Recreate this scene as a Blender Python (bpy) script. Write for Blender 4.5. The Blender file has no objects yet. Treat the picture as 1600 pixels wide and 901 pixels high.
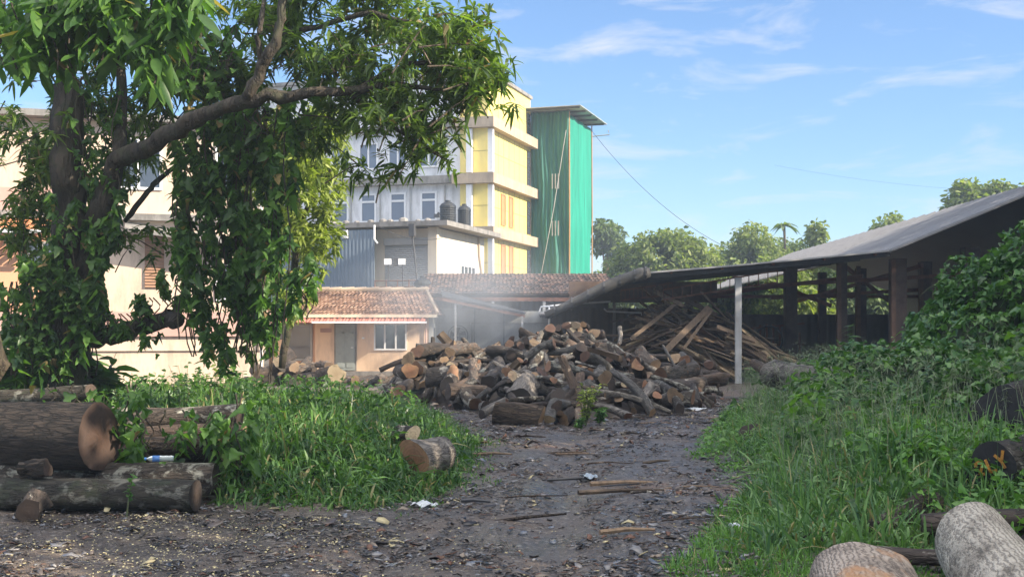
import bpy, math, random
import numpy as np
from mathutils import Vector, Matrix, Quaternion

R = math.radians
random.seed(7)
rng = np.random.default_rng(7)
sc = bpy.context.scene
col = sc.collection

# ------------------------------------------------------------------ camera
F = 1900.0                      # focal length in pixels of the 1600 px wide photograph
EYE = 1.6
cam_d = bpy.data.cameras.new('camera')
cam_d.sensor_width = 36.0
cam_d.lens = F / 1600 * 36.0
cam_d.shift_y = (520 - 450.5) / 1600
cam_d.clip_start = 0.1
cam_d.clip_end = 4000
cam = bpy.data.objects.new('camera', cam_d)
cam.location = (0, 0, EYE)
cam.rotation_euler = (R(90), 0, 0)
col.objects.link(cam)
sc.camera = cam

# ------------------------------------------------------------------ light
SUN_EL, SUN_AZ = 27.0, 20.0     # azimuth: degrees behind the camera plane, measured from +X
sdir = Vector((math.cos(R(SUN_EL)) * math.cos(R(SUN_AZ)), -math.cos(R(SUN_EL)) * math.sin(R(SUN_AZ)), math.sin(R(SUN_EL))))
world = bpy.data.worlds.new('World')
sc.world = world
world.use_nodes = True
nt = world.node_tree
for n in list(nt.nodes): nt.nodes.remove(n)
wo = nt.nodes.new('ShaderNodeOutputWorld')
bg = nt.nodes.new('ShaderNodeBackground')
sky = nt.nodes.new('ShaderNodeTexSky')
sky.sky_type = 'NISHITA'
sky.sun_disc = False
sky.sun_elevation = R(SUN_EL)
sky.sun_rotation = math.atan2(sdir.x, sdir.y)
sky.air_density = 1.0
sky.dust_density = 0.25
sky.ozone_density = 3.0
bg.inputs['Strength'].default_value = 0.085
tc = nt.nodes.new('ShaderNodeTexCoord')
mp = nt.nodes.new('ShaderNodeMapping')
mp.inputs['Scale'].default_value = (6.0, 3.0, 24.0)
mp.inputs['Rotation'].default_value = (R(4), R(-7), 0)
cn = nt.nodes.new('ShaderNodeTexNoise')
cn.inputs['Scale'].default_value = 1.5
cn.inputs['Detail'].default_value = 7
cn.inputs['Roughness'].default_value = 0.6
cn.inputs['Distortion'].default_value = 0.5
cr = nt.nodes.new('ShaderNodeValToRGB')
cr.color_ramp.elements[0].position = 0.52
cr.color_ramp.elements[0].color = (0, 0, 0, 1)
cr.color_ramp.elements[1].position = 0.74
cr.color_ramp.elements[1].color = (0.7, 0.7, 0.7, 1)
mx = nt.nodes.new('ShaderNodeMixRGB')
mx.inputs['Color2'].default_value = (4.6, 4.7, 5.2, 1)
L = nt.links.new
L(tc.outputs['Generated'], mp.inputs['Vector']); L(mp.outputs[0], cn.inputs['Vector'])
L(cn.outputs['Fac'], cr.inputs['Fac']); L(cr.outputs['Color'], mx.inputs['Fac'])
# bright cloud added overhead and behind the camera, out of view, as fill light
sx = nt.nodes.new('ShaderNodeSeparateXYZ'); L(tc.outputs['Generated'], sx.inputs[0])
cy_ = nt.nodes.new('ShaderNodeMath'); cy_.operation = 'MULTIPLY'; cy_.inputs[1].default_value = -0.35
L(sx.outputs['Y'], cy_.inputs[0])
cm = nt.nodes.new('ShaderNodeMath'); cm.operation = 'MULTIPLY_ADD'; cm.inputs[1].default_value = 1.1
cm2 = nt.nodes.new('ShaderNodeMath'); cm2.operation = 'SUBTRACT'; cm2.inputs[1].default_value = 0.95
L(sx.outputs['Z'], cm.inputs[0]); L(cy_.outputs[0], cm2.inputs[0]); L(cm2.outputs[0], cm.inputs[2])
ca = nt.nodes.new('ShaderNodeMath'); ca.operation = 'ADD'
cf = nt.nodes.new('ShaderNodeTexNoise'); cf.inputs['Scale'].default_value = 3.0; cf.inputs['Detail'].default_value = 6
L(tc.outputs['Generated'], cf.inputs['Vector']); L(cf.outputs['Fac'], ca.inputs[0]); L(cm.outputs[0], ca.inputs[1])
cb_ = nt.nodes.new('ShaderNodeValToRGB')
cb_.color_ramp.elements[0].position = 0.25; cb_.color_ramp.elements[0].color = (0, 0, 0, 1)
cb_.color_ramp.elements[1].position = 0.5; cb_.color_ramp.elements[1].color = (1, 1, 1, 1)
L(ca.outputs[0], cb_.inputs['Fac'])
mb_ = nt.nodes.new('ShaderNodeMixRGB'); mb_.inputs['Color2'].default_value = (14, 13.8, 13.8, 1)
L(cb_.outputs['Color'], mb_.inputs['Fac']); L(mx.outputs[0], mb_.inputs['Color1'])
tint = nt.nodes.new('ShaderNodeMixRGB'); tint.blend_type = 'MULTIPLY'; tint.inputs[0].default_value = 1; tint.inputs[2].default_value = (.8, .94, 1.12, 1)
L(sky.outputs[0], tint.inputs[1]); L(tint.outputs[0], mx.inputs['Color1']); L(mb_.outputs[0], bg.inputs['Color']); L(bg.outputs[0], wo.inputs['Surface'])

sun_d = bpy.data.lights.new('sun', 'SUN')
sun_d.energy = 5.0
sun_d.angle = R(0.5)
sun_d.color = (1.0, 0.88, 0.70)
sun = bpy.data.objects.new('sun', sun_d)
sun.rotation_euler = sdir.to_track_quat('Z', 'Y').to_euler()
sun.location = (30, -10, 30)
col.objects.link(sun)

sc.view_settings.view_transform = 'Standard'
sc.view_settings.look = 'None'
sc.view_settings.gamma = 1.0
sc.view_settings.use_curve_mapping = False
sc.view_settings.exposure = 1.2
sc.cycles.use_denoising = True
sc.cycles.max_bounces = 7
sc.cycles.diffuse_bounces = 3
sc.cycles.glossy_bounces = 2
sc.cycles.transmission_bounces = 4
sc.cycles.transparent_max_bounces = 6
sc.cycles.volume_bounces = 0
sc.cycles.sample_clamp_indirect = 6.0

HAZE = 0.0013
# ------------------------------------------------------------------ helpers
def P(px, py, Y):
    return Vector(((px - 800) * Y / F, Y, EYE + (520 - py) * Y / F))

def smooth(t):
    t = np.clip(t, 0, 1)
    return t * t * (3 - 2 * t)

def nz(x, y, s=1.0, k=0.0):
    """cheap smooth noise"""
    x = x * s; y = y * s
    return (np.sin(1.7 * x + 2.3 * y + k) + np.sin(-2.9 * x + 1.1 * y + 1.3 * k + 2) + np.sin(4.1 * x + 3.7 * y + .7 * k + 5) * .6
            + np.sin(7.3 * x - 5.9 * y + 1.9 * k) * .35) / 2.95

XL_Y = [10, 11.3, 13, 15.2, 18, 23, 26, 30]
XL_X = [-1.6, -1.1, -.45, -.33, -.45, -1.1, -2.2, -4.0]
XR_Y = [5, 8.2, 10.9, 13, 16, 20, 23, 27, 32, 38]
XR_X = [1.1, 1.3, 1.9, 2.3, 2.5, 3.25, 3.9, 5.2, 7.2, 9.5]

def bank_left(x, y):
    fx = np.where(x > -2.75, 11.1, 12.7)
    fx = fx + .25 * nz(x, y, 1.3)
    d = np.minimum(np.interp(y, XL_Y, XL_X) - x + .2 * nz(x, y, 1.1, 2), y - fx)
    return d
def bank_right(x, y):
    return x - np.interp(y, XR_Y, XR_X) + .2 * nz(x, y, 1.2, 4)

def ground_h(x, y):
    x = np.asarray(x, float); y = np.asarray(y, float)
    l = .55 * smooth(bank_left(x, y) / 2.2) * (1 - smooth((y - 18) / 6))
    r = (.5 * smooth((bank_right(x, y) - .1) / 1.8) + .5 * smooth((bank_right(x, y) - 2.2) / 2.0) * smooth((y - 10.5) / 3) * (1 - smooth((y - 15) / 3))) * smooth((y - 8.2) / 2.5) * (1 - smooth((y - 27) / 7))
    near = (1 - smooth((y - 30) / 20)) * (1 - smooth((np.abs(x) - 15) / 15))
    b = (.025 * nz(x, y, 1.1, 7) + .015 * nz(x, y, 3.1, 1) + .008 * nz(x, y, 7.7, 3)) * near
    ruts = -.08 * (np.exp(-((x - .4 - .06 * (y - 10)) / .28) ** 2) + np.exp(-((x + .9 + .0 * y) / .3) ** 2)) * near * (y < 24)
    return l + r + b + ruts

def gh(x, y): return float(ground_h(x, y))

def tag(o, label=None, cat=None, group=None, kind=None):
    if label: o['label'] = label
    if cat: o['category'] = cat
    if group: o['group'] = group
    if kind: o['kind'] = kind
    return o

def empty(name, label, cat, loc=(0, 0, 0), rot=None, group=None):
    o = bpy.data.objects.new(name, None)
    o.empty_display_size = .2
    o.location = loc
    if rot is not None:
        if isinstance(rot, Quaternion):
            o.rotation_mode = 'QUATERNION'; o.rotation_quaternion = rot
        else:
            o.rotation_euler = rot
    col.objects.link(o)
    return tag(o, label, cat, group)

class MB:
    """collects faces, builds one mesh object"""
    def __init__(s): s.v = []; s.f = []; s.m = []; s.arr = []
    def add(s, vs, fs, m=0):
        n = len(s.v)
        s.v.extend([tuple(v) for v in vs])
        for f in fs: s.f.append([i + n for i in f]); s.m.append(m)
    def box(s, x0, x1, y0, y1, z0, z1, m=0):
        s.add([(x0, y0, z0), (x1, y0, z0), (x1, y1, z0), (x0, y1, z0), (x0, y0, z1), (x1, y0, z1), (x1, y1, z1), (x0, y1, z1)],
              [(0, 3, 2, 1), (4, 5, 6, 7), (0, 1, 5, 4), (1, 2, 6, 5), (2, 3, 7, 6), (3, 0, 4, 7)], m)
        return s
    def bar(s, a, b, w, h, m=0, up=(0, 0, 1)):
        a = Vector(a); b = Vector(b); d = (b - a).normalized()
        sd = d.cross(Vector(up))
        if sd.length < 1e-4: sd = d.cross(Vector((1, 0, 0)))
        sd.normalize(); u = sd.cross(d)
        vs = [p + sd * i * w / 2 + u * j * h / 2 for p in (a, b) for i, j in ((-1, -1), (1, -1), (1, 1), (-1, 1))]
        s.add(vs, [(0, 1, 2, 3), (7, 6, 5, 4), (0, 4, 5, 1), (1, 5, 6, 2), (2, 6, 7, 3), (3, 7, 4, 0)], m)
        return s
    def tube(s, pts, rad, n=8, m=0, lump=0.0, cap=True):
        pts = [Vector(p) for p in pts]
        if not hasattr(rad, '__len__'): rad = [rad] * len(pts)
        rings = []; k0 = len(s.v)
        ref = Vector((0.13, 0.21, 1)).normalized()
        for i, p in enumerate(pts):
            d = (pts[min(i + 1, len(pts) - 1)] - pts[max(i - 1, 0)]).normalized()
            a = d.cross(ref)
            if a.length < .05: a = d.cross(Vector((1, 0, 0)))
            a.normalize(); b = d.cross(a)
            for j in range(n):
                t = 2 * math.pi * j / n
                r = rad[i] * (1 + lump * (random.random() - .5))
                s.v.append(tuple(p + a * math.cos(t) * r + b * math.sin(t) * r))
        for i in range(len(pts) - 1):
            for j in range(n):
                a0 = k0 + i * n + j; a1 = k0 + i * n + (j + 1) % n
                s.f.append([a0, a1, a1 + n, a0 + n]); s.m.append(m)
        if cap:
            s.f.append([k0 + j for j in range(n)][::-1]); s.m.append(m)
            e = k0 + (len(pts) - 1) * n
            s.f.append([e + j for j in range(n)]); s.m.append(m)
        return s
    def lathe(s, prof, n=20, c=(0, 0, 0), m=0):
        k0 = len(s.v)
        for r, z in prof:
            for j in range(n):
                t = 2 * math.pi * j / n
                s.v.append((c[0] + r * math.cos(t), c[1] + r * math.sin(t), c[2] + z))
        for i in range(len(prof) - 1):
            for j in range(n):
                a0 = k0 + i * n + j; a1 = k0 + i * n + (j + 1) % n
                s.f.append([a0, a1, a1 + n, a0 + n]); s.m.append(m)
        return s
    def build(s, name, mats, parent=None, smooth_=False):
        me = bpy.data.meshes.new(name)
        me.from_pydata(s.v, [], s.f)
        if not isinstance(mats, (list, tuple)): mats = [mats]
        for m in mats: me.materials.append(m)
        if len(mats) > 1: me.polygons.foreach_set('material_index', s.m)
        if smooth_: me.polygons.foreach_set('use_smooth', [True] * len(me.polygons))
        me.update()
        o = bpy.data.objects.new(name, me)
        col.objects.link(o)
        if parent: o.parent = parent
        return o

def speckle(Q, N, frac):
    k = len(Q) // N
    return np.repeat((rng.random(N) < frac).astype(np.int32), k)

def quads_obj(name, V, Q, mats, parent=None, mi=None, smooth_=True):
    me = bpy.data.meshes.new(name)
    V = np.ascontiguousarray(V, dtype=np.float32); Q = np.ascontiguousarray(Q, dtype=np.int32)
    me.vertices.add(len(V)); me.vertices.foreach_set('co', V.ravel())
    me.loops.add(Q.size); me.loops.foreach_set('vertex_index', Q.ravel())
    me.polygons.add(len(Q)); me.polygons.foreach_set('loop_start', np.arange(0, Q.size, 4, dtype=np.int32))
    if smooth_: me.polygons.foreach_set('use_smooth', np.ones(len(Q), bool))
    if not isinstance(mats, (list, tuple)): mats = [mats]
    for m in mats: me.materials.append(m)
    if mi is not None: me.polygons.foreach_set('material_index', np.asarray(mi, dtype=np.int32))
    me.update(calc_edges=True)
    o = bpy.data.objects.new(name, me)
    col.objects.link(o)
    if parent: o.parent = parent
    return o

def unit(a): return a / np.maximum(np.linalg.norm(a, axis=-1, keepdims=True), 1e-9)

PROF = {
    'mango': ([0, .12, .45, .8, 1], [.12, .75, 1, .62, .03]),
    'lobe': ([0, .05, .24, .45, .6, 1], [.55, 1, .98, .5, .6, .02]),
    'grass': ([0, .3, .6, .85, 1], [.7, 1, .8, .45, .03]),
    'clump': ([0, .5, 1], [.35, 1, .3]),
}
def leaves(base, d, L_, W_, droop=.3, prof='mango', fold=.18):
    """V, Q arrays of bent folded leaves. base (N,3), d (N,3) unit, L_, W_ (N)"""
    N = len(base)
    t, w = PROF[prof]
    t = np.array(t); w = np.array(w); S = len(t)
    r = rng.normal(size=(N, 3)) * .5 + np.array([0, 0, 1.0])
    side = unit(np.cross(d, r)); up = unit(np.cross(side, d))
    L_ = np.broadcast_to(L_, (N,)); W_ = np.broadcast_to(W_, (N,)); droop = np.broadcast_to(droop, (N,))
    c = base[:, None, :] + d[:, None, :] * (L_[:, None] * t)[..., None]
    c = c + np.array([0, 0, -1.0]) * ((L_ * droop)[:, None] * t ** 2)[..., None]
    hw = (W_[:, None] * w * .5)[..., None]
    if fold:
        l = c - side[:, None] * hw; rr = c + side[:, None] * hw; mid = c - up[:, None] * hw * fold * 2
        V = np.stack([l, mid, rr], 2).reshape(-1, 3); K = 3
    else:
        V = np.stack([c - side[:, None] * hw, c + side[:, None] * hw], 2).reshape(-1, 3); K = 2
    q = []
    for s_ in range(S - 1):
        for k in range(K - 1):
            a = s_ * K + k
            q.append([a, a + 1, a + 1 + K, a + K])
    q = np.array(q)
    Q = (np.arange(N)[:, None, None] * (S * K) + q[None]).reshape(-1, 4)
    return V, Q

def merge(parts):
    V = []; Q = []; n = 0
    for v, q in parts:
        V.append(v); Q.append(q + n); n += len(v)
    return np.concatenate(V), np.concatenate(Q)

# ------------------------------------------------------------------ materials
def new_mat(name):
    m = bpy.data.materials.new(name); m.use_nodes = True
    t = m.node_tree
    for n in list(t.nodes): t.nodes.remove(n)
    o = t.nodes.new('ShaderNodeOutputMaterial')
    b = t.nodes.new('ShaderNodeBsdfPrincipled')
    t.links.new(b.outputs[0], o.inputs['Surface'])
    return m, t, b, o
def N_(t, k, **kw):
    n = t.nodes.new(k)
    for a, v in kw.items():
        if a in n.inputs: n.inputs[a].default_value = v
        else: setattr(n, a, v)
    return n
def coords(t, scale=(1, 1, 1), kind='Object', rand=False, rot=(0, 0, 0)):
    c = t.nodes.new('ShaderNodeTexCoord'); m = t.nodes.new('ShaderNodeMapping')
    m.inputs['Scale'].default_value = scale
    m.inputs['Rotation'].default_value = rot
    t.links.new(c.outputs[kind], m.inputs['Vector'])
    if rand:
        oi = t.nodes.new('ShaderNodeObjectInfo')
        mm = N_(t, 'ShaderNodeMath', operation='MULTIPLY'); mm.inputs[1].default_value = 37.0
        t.links.new(oi.outputs['Random'], mm.inputs[0])
        cx = t.nodes.new('ShaderNodeCombineXYZ')
        for i in range(3): t.links.new(mm.outputs[0], cx.inputs[i])
        t.links.new(cx.outputs[0], m.inputs['Location'])
    return m.outputs[0]
def ramp(t, fac, stops, interp='LINEAR'):
    r = t.nodes.new('ShaderNodeValToRGB'); r.color_ramp.interpolation = interp
    e = r.color_ramp.elements
    while len(e) < len(stops): e.new(.5)
    for i, (p, c) in enumerate(stops):
        e[i].position = p; e[i].color = (*c, 1) if len(c) == 3 else c
    t.links.new(fac, r.inputs['Fac'])
    return r.outputs['Color']
def bump(t, b, h, strength=.5, dist=.02):
    n = t.nodes.new('ShaderNodeBump'); n.inputs['Strength'].default_value = strength; n.inputs['Distance'].default_value = dist
    t.links.new(h, n.inputs['Height']); t.links.new(n.outputs[0], b.inputs['Normal'])
def mixc(t, f, a, b_, mode='MIX'):
    m = t.nodes.new('ShaderNodeMixRGB'); m.blend_type = mode
    for i, v in ((0, f), (1, a), (2, b_)):
        if isinstance(v, (int, float)): m.inputs[i].default_value = v
        elif isinstance(v, tuple): m.inputs[i].default_value = (*v, 1) if len(v) == 3 else v
        else: t.links.new(v, m.inputs[i])
    return m.outputs[0]

def plain(name, c, rough=.7, var=.2, scale=3, metal=0, bmp=.2, spec=.5, stretch=(1, 1, 1), dirt=None, rand=0):
    """painted or plain surface: mottled colour, weathering, fine bump"""
    m, t, b, o = new_mat(name)
    v = coords(t, tuple(scale * s for s in stretch), rand=True)
    n = N_(t, 'ShaderNodeTexNoise', Scale=1.0, Detail=8.0, Roughness=.65)
    t.links.new(v, n.inputs['Vector'])
    dk = tuple(x * (1 - var * 1.3) for x in c); lt = tuple(min(1, x * (1 + var * .6)) for x in c)
    cc = ramp(t, n.outputs['Fac'], [(.3, dk), (.52, c), (.75, lt)])
    if dirt:
        v2 = coords(t, (1.4, 1.4, .35), rand=True)
        n2 = N_(t, 'ShaderNodeTexNoise', Scale=1.5, Detail=9.0, Roughness=.75)
        t.links.new(v2, n2.inputs['Vector'])
        f = ramp(t, n2.outputs['Fac'], [(.47, (0, 0, 0)), (.7, (.85, .85, .85))])
        cc = mixc(t, f, cc, dirt)
    if rand:
        oi = t.nodes.new('ShaderNodeObjectInfo')
        rr = ramp(t, oi.outputs['Random'], [(0, (1 - rand,) * 3), (1, (1 + rand * .6, 1 + rand * .5, 1 + rand * .3))])
        cc = mixc(t, 1.0, cc, rr, 'MULTIPLY')
    t.links.new(cc, b.inputs['Base Color'])
    b.inputs['Roughness'].default_value = rough; b.inputs['Metallic'].default_value = metal
    b.inputs['Specular IOR Level'].default_value = spec
    if bmp: bump(t, b, n.outputs['Fac'], bmp, .01)
    return m

def corrugated(name, c, pitch, axis='X', rough=.45, metal=.3, dirt=(.16, .12, .09), var=.15, amp=.02):
    m, t, b, o = new_mat(name)
    v = coords(t, (1, 1, 1))
    w = N_(t, 'ShaderNodeTexWave', Scale=2 * math.pi / pitch / 20 * 1.0, bands_direction=axis)
    t.links.new(v, w.inputs['Vector'])
    n = N_(t, 'ShaderNodeTexNoise', Scale=1.1, Detail=8.0, Roughness=.7)
    t.links.new(v, n.inputs['Vector'])
    cc = ramp(t, n.outputs['Fac'], [(.35, tuple(x * (1 - var) for x in c)), (.6, c)])
    f = ramp(t, n.outputs['Fac'], [(.55, (0, 0, 0)), (.75, (.7, .7, .7))])
    cc = mixc(t, f, cc, dirt)
    t.links.new(cc, b.inputs['Base Color'])
    b.inputs['Roughness'].default_value = rough; b.inputs['Metallic'].default_value = metal
    bump(t, b, w.outputs['Fac'], 1.0, amp)
    return m

def foliage(name, dark, lite, scale=1.2, trans=.35, rough=.45, yellow=None):
    m, t, b, o = new_mat(name)
    v = coords(t, (scale,) * 3)
    n = N_(t, 'ShaderNodeTexNoise', Scale=1.0, Detail=6.0, Roughness=.75)
    t.links.new(v, n.inputs['Vector'])
    g = t.nodes.new('ShaderNodeNewGeometry')
    a = N_(t, 'ShaderNodeMath', operation='MULTIPLY_ADD'); a.inputs[1].default_value = .5; 
    t.links.new(g.outputs['Random Per Island'], a.inputs[0])
    s2 = N_(t, 'ShaderNodeMath', operation='MULTIPLY_ADD'); s2.inputs[1].default_value = 1.1; s2.inputs[2].default_value = -.3
    t.links.new(n.outputs['Fac'], s2.inputs[0]); t.links.new(s2.outputs[0], a.inputs[2])
    st = [(.28, dark), (.72, lite)]
    if yellow: st.append((.9, yellow))
    cc = ramp(t, a.outputs[0], st)
    t.links.new(cc, b.inputs['Base Color'])
    b.inputs['Roughness'].default_value = rough
    b.inputs['Specular IOR Level'].default_value = .45
    tr = t.nodes.new('ShaderNodeBsdfTranslucent')
    c2 = mixc(t, 1.0, cc, (1.5, 1.7, .55), 'MULTIPLY')
    t.links.new(c2, tr.inputs['Color'])
    ms = t.nodes.new('ShaderNodeMixShader'); ms.inputs[0].default_value = trans
    t.links.new(b.outputs[0], ms.inputs[1]); t.links.new(tr.outputs[0], ms.inputs[2])
    t.links.new(ms.outputs[0], o.inputs['Surface'])
    return m

def bark(name, dark, lite, patch=None, patch_amt=.6, scale=1.0, stretch=.25, moss=None, bs=1.0, ck=.5):
    m, t, b, o = new_mat(name)
    v = coords(t, (9 * scale, 9 * scale, 9 * scale * stretch), rand=True)
    n = N_(t, 'ShaderNodeTexNoise', Scale=1.0, Detail=9.0, Roughness=.7, Distortion=.6)
    t.links.new(v, n.inputs['Vector'])
    vo = N_(t, 'ShaderNodeTexVoronoi', Scale=1.4, feature='DISTANCE_TO_EDGE')
    dn = N_(t, 'ShaderNodeTexNoise', Scale=.7, Detail=5.0, Roughness=.6); t.links.new(v, dn.inputs['Vector'])
    dv = N_(t, 'ShaderNodeVectorMath', operation='MULTIPLY_ADD'); dv.inputs[1].default_value = (2.4, 2.4, 2.4)
    t.links.new(dn.outputs['Color'], dv.inputs[0]); t.links.new(v, dv.inputs[2])
    t.links.new(dv.outputs[0], vo.inputs['Vector'])
    cc = ramp(t, n.outputs['Fac'], [(.3, dark), (.68, lite)])
    crk = ramp(t, vo.outputs['Distance'], [(0, (.35, .35, .35)), (.12, (1, 1, 1))])
    cc = mixc(t, ck, cc, crk, 'MULTIPLY')
    v2 = coords(t, (3.2 * scale, 3.2 * scale, 2.4 * scale), rand=True)
    n2 = N_(t, 'ShaderNodeTexNoise', Scale=1.3, Detail=8.0, Roughness=.65, Distortion=.4)
    t.links.new(v2, n2.inputs['Vector'])
    if patch:
        f = ramp(t, n2.outputs['Fac'], [(patch_amt - .04, (0, 0, 0)), (patch_amt + .03, (1, 1, 1))])
        cc = mixc(t, f, cc, patch)
    if moss:
        v3 = coords(t, (5, 5, 5), kind='Object', rand=True)
        n3 = N_(t, 'ShaderNodeTexNoise', Scale=1.0, Detail=8.0, Roughness=.7)
        t.links.new(v3, n3.inputs['Vector'])
        f = ramp(t, n3.outputs['Fac'], [(.5, (0, 0, 0)), (.62, (.9, .9, .9))])
        cc = mixc(t, f, cc, moss)
    oi = t.nodes.new('ShaderNodeObjectInfo')
    rr = ramp(t, oi.outputs['Random'], [(0, (.34, .34, .34)), (1, (1.1, 1.03, .96))])
    cc = mixc(t, 1.0, cc, rr, 'MULTIPLY')
    t.links.new(cc, b.inputs['Base Color'])
    b.inputs['Roughness'].default_value = .8
    h = N_(t, 'ShaderNodeMath', operation='ADD')
    ckm = N_(t, 'ShaderNodeMath', operation='MULTIPLY'); ckm.inputs[1].default_value = min(1, ck * 1.6); t.links.new(crk, ckm.inputs[0])
    t.links.new(n.outputs['Fac'], h.inputs[0]); t.links.new(ckm.outputs[0], h.inputs[1])
    bump(t, b, h.outputs[0], .9 * bs, .03)
    return m

def cutwood(name, inner, outer, rings=60, crack=(.05, .03, .02), dirty=None, ringc=.25):
    m, t, b, o = new_mat(name)
    c = t.nodes.new('ShaderNodeTexCoord')
    sep = t.nodes.new('ShaderNodeSeparateXYZ'); t.links.new(c.outputs['Object'], sep.inputs[0])
    cb = t.nodes.new('ShaderNodeCombineXYZ'); t.links.new(sep.outputs[0], cb.inputs[0]); t.links.new(sep.outputs[1], cb.inputs[1])
    nn = N_(t, 'ShaderNodeTexNoise', Scale=5.0, Detail=4.0)
    t.links.new(c.outputs['Object'], nn.inputs['Vector'])
    w = N_(t, 'ShaderNodeTexWave', Scale=rings / 6.28, wave_type='RINGS', rings_direction='Z', Distortion=2.2)
    w.inputs['Detail'].default_value = 3; w.inputs['Detail Scale'].default_value = .6
    t.links.new(cb.outputs[0], w.inputs['Vector'])
    ln = N_(t, 'ShaderNodeVectorMath', operation='LENGTH'); t.links.new(cb.outputs[0], ln.inputs[0])
    base = ramp(t, ln.outputs['Value'], [(.02, inner), (.2, outer)])
    cc = mixc(t, ringc, base, ramp(t, w.outputs['Fac'], [(0, (.45, .4, .35)), (1, (1.1, 1.1, 1.1))]), 'MULTIPLY')
    v2 = coords(t, (7, 7, 7), rand=True)
    n2 = N_(t, 'ShaderNodeTexNoise', Scale=1.0, Detail=9.0, Roughness=.75)
    t.links.new(v2, n2.inputs['Vector'])
    f = ramp(t, n2.outputs['Fac'], [(.5, (0, 0, 0)), (.66, (.85, .85, .85))])
    cc = mixc(t, f, cc, dirty or tuple(x * .35 for x in outer))
    oi = t.nodes.new('ShaderNodeObjectInfo')
    rr = ramp(t, oi.outputs['Random'], [(0, (.4, .38, .37)), (1, (1.15, 1.15, 1.13))])
    cc = mixc(t, 1.0, cc, rr, 'MULTIPLY')
    t.links.new(cc, b.inputs['Base Color']); b.inputs['Roughness'].default_value = .75
    bump(t, b, n2.outputs['Fac'], .4, .01)
    return m

def emis_glass(name, c, rough=.08):
    m, t, b, o = new_mat(name)
    b.inputs['Base Color'].default_value = (*c, 1); b.inputs['Roughness'].default_value = rough
    b.inputs['Specular IOR Level'].default_value = .9
    return m

M = {}
M['bark_dark'] = bark('bark dark', (.012, .01, .009), (.09, .07, .058), patch=(.42, .4, .36), patch_amt=.62)
M['bark_brown'] = bark('bark brown', (.022, .016, .012), (.15, .105, .078), patch=(.42, .34, .26), patch_amt=.64)
M['bark_grey'] = bark('bark grey', (.06, .055, .05), (.26, .24, .22), patch=(.42, .4, .36), patch_amt=.62)
M['bark_lichen'] = bark('bark lichen', (.025, .02, .016), (.12, .095, .075), patch=(.42, .42, .36), patch_amt=.55, scale=1.6)
M['bark_moss'] = bark('bark moss', (.025, .02, .014), (.12, .1, .07), patch=(.38, .37, .31), patch_amt=.57, scale=1.7, moss=(.06, .075, .03))
M['bark_silver'] = bark('bark silver', (.05, .045, .04), (.34, .32, .29), patch=(.05, .04, .035), patch_amt=.56, scale=1.1, stretch=.5)
M['bark_old'] = bark('bark furrowed', (.03, .022, .017), (.2, .145, .105), scale=2.4, stretch=.13, bs=1.8)
M['bark_pale'] = bark('bark pale creased', (.07, .055, .04), (.4, .35, .28), patch=(.3, .26, .2), patch_amt=.6, scale=4.2, stretch=.5, bs=1.8, ck=.6)
M['bark_weather'] = bark('bark weathered', (.06, .045, .035), (.36, .3, .25), patch=(.32, .17, .09), patch_amt=.6, scale=2.2, ck=.5, bs=1.6, stretch=.2)
M['cut_weathered'] = cutwood('cut wood weathered', (.17, .09, .055), (.13, .08, .06), 40, ringc=.1, dirty=(.045, .03, .024))
M['cut_pale'] = cutwood('cut wood pale', (.3, .19, .11), (.4, .29, .18))
M['cut_cream'] = cutwood('cut wood cream', (.5, .38, .24), (.62, .5, .33))
M['cut_orange'] = cutwood('cut wood orange', (.22, .105, .06), (.28, .165, .095))
M['cut_dark'] = cutwood('cut wood dark', (.07, .045, .035), (.05, .04, .034))
M['cut_red'] = cutwood('cut wood red', (.12, .06, .04), (.17, .1, .07))
M['cut_black'] = cutwood('cut wood tarred', (.012, .012, .016), (.02, .018, .02))
M['split'] = plain('split wood', (.21, .145, .09), .8, .45, 3, stretch=(5, 5, .7), bmp=.8)
M['plank'] = plain('sawn offcut', (.19, .135, .095), .8, .4, 2, stretch=(8, 8, .6), bmp=.7, rand=.6)
M['plank_pale'] = plain('pale offcut', (.45, .34, .22), .8, .35, 2, stretch=(8, 8, .6), bmp=.6, rand=.4)

M['leaf_mango'] = foliage('mango leaves', (.045, .085, .022), (.16, .24, .05), 1.5, .45, .38, (.17, .22, .04))
M['leaf_mango_young'] = foliage('yellow green leaves', (.09, .13, .025), (.34, .4, .09), 1.5, .4, .4)
M['dead_leaf'] = foliage('dead leaves', (.14, .09, .04), (.34, .26, .1), 2, .3, .6)
M['straw'] = foliage('straw blades', (.2, .17, .08), (.36, .32, .16), 2, .25, .6)
M['leaf_vine'] = foliage('creeper leaves', (.035, .085, .025), (.11, .22, .045), 1.3, .45, .4, (.14, .24, .05))
M['leaf_heap'] = foliage('heap creeper leaves', (.035, .09, .035), (.11, .22, .06), 1.3, .25, .35)
M['grass'] = foliage('grass blades', (.035, .085, .03), (.11, .22, .055), .9, .3, .35, (.2, .28, .08))
M['grass_blue'] = foliage('tall grass blades', (.055, .125, .05), (.17, .3, .1), .9, .3, .4, (.2, .28, .12))
M['weed'] = foliage('weed leaves', (.05, .13, .03), (.15, .3, .06), 1.6, .3, .4)
M['far_leaf'] = foliage('far leaves', (.09, .13, .04), (.24, .28, .09), .35, .4, .6, (.3, .33, .11))
M['far_leaf_dark'] = foliage('far dark leaves', (.055, .09, .035), (.15, .2, .07), .35, .35, .6)
M['stem'] = plain('green stem', (.1, .12, .05), .7)
M['tree_bark'] = bark('tree bark', (.025, .02, .015), (.16, .125, .09), moss=(.07, .075, .035), scale=.8)
M['tree_bark_tan'] = bark('tree bark tan', (.08, .05, .03), (.33, .22, .12), scale=.8)  # lighter tan bark without moss

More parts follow.
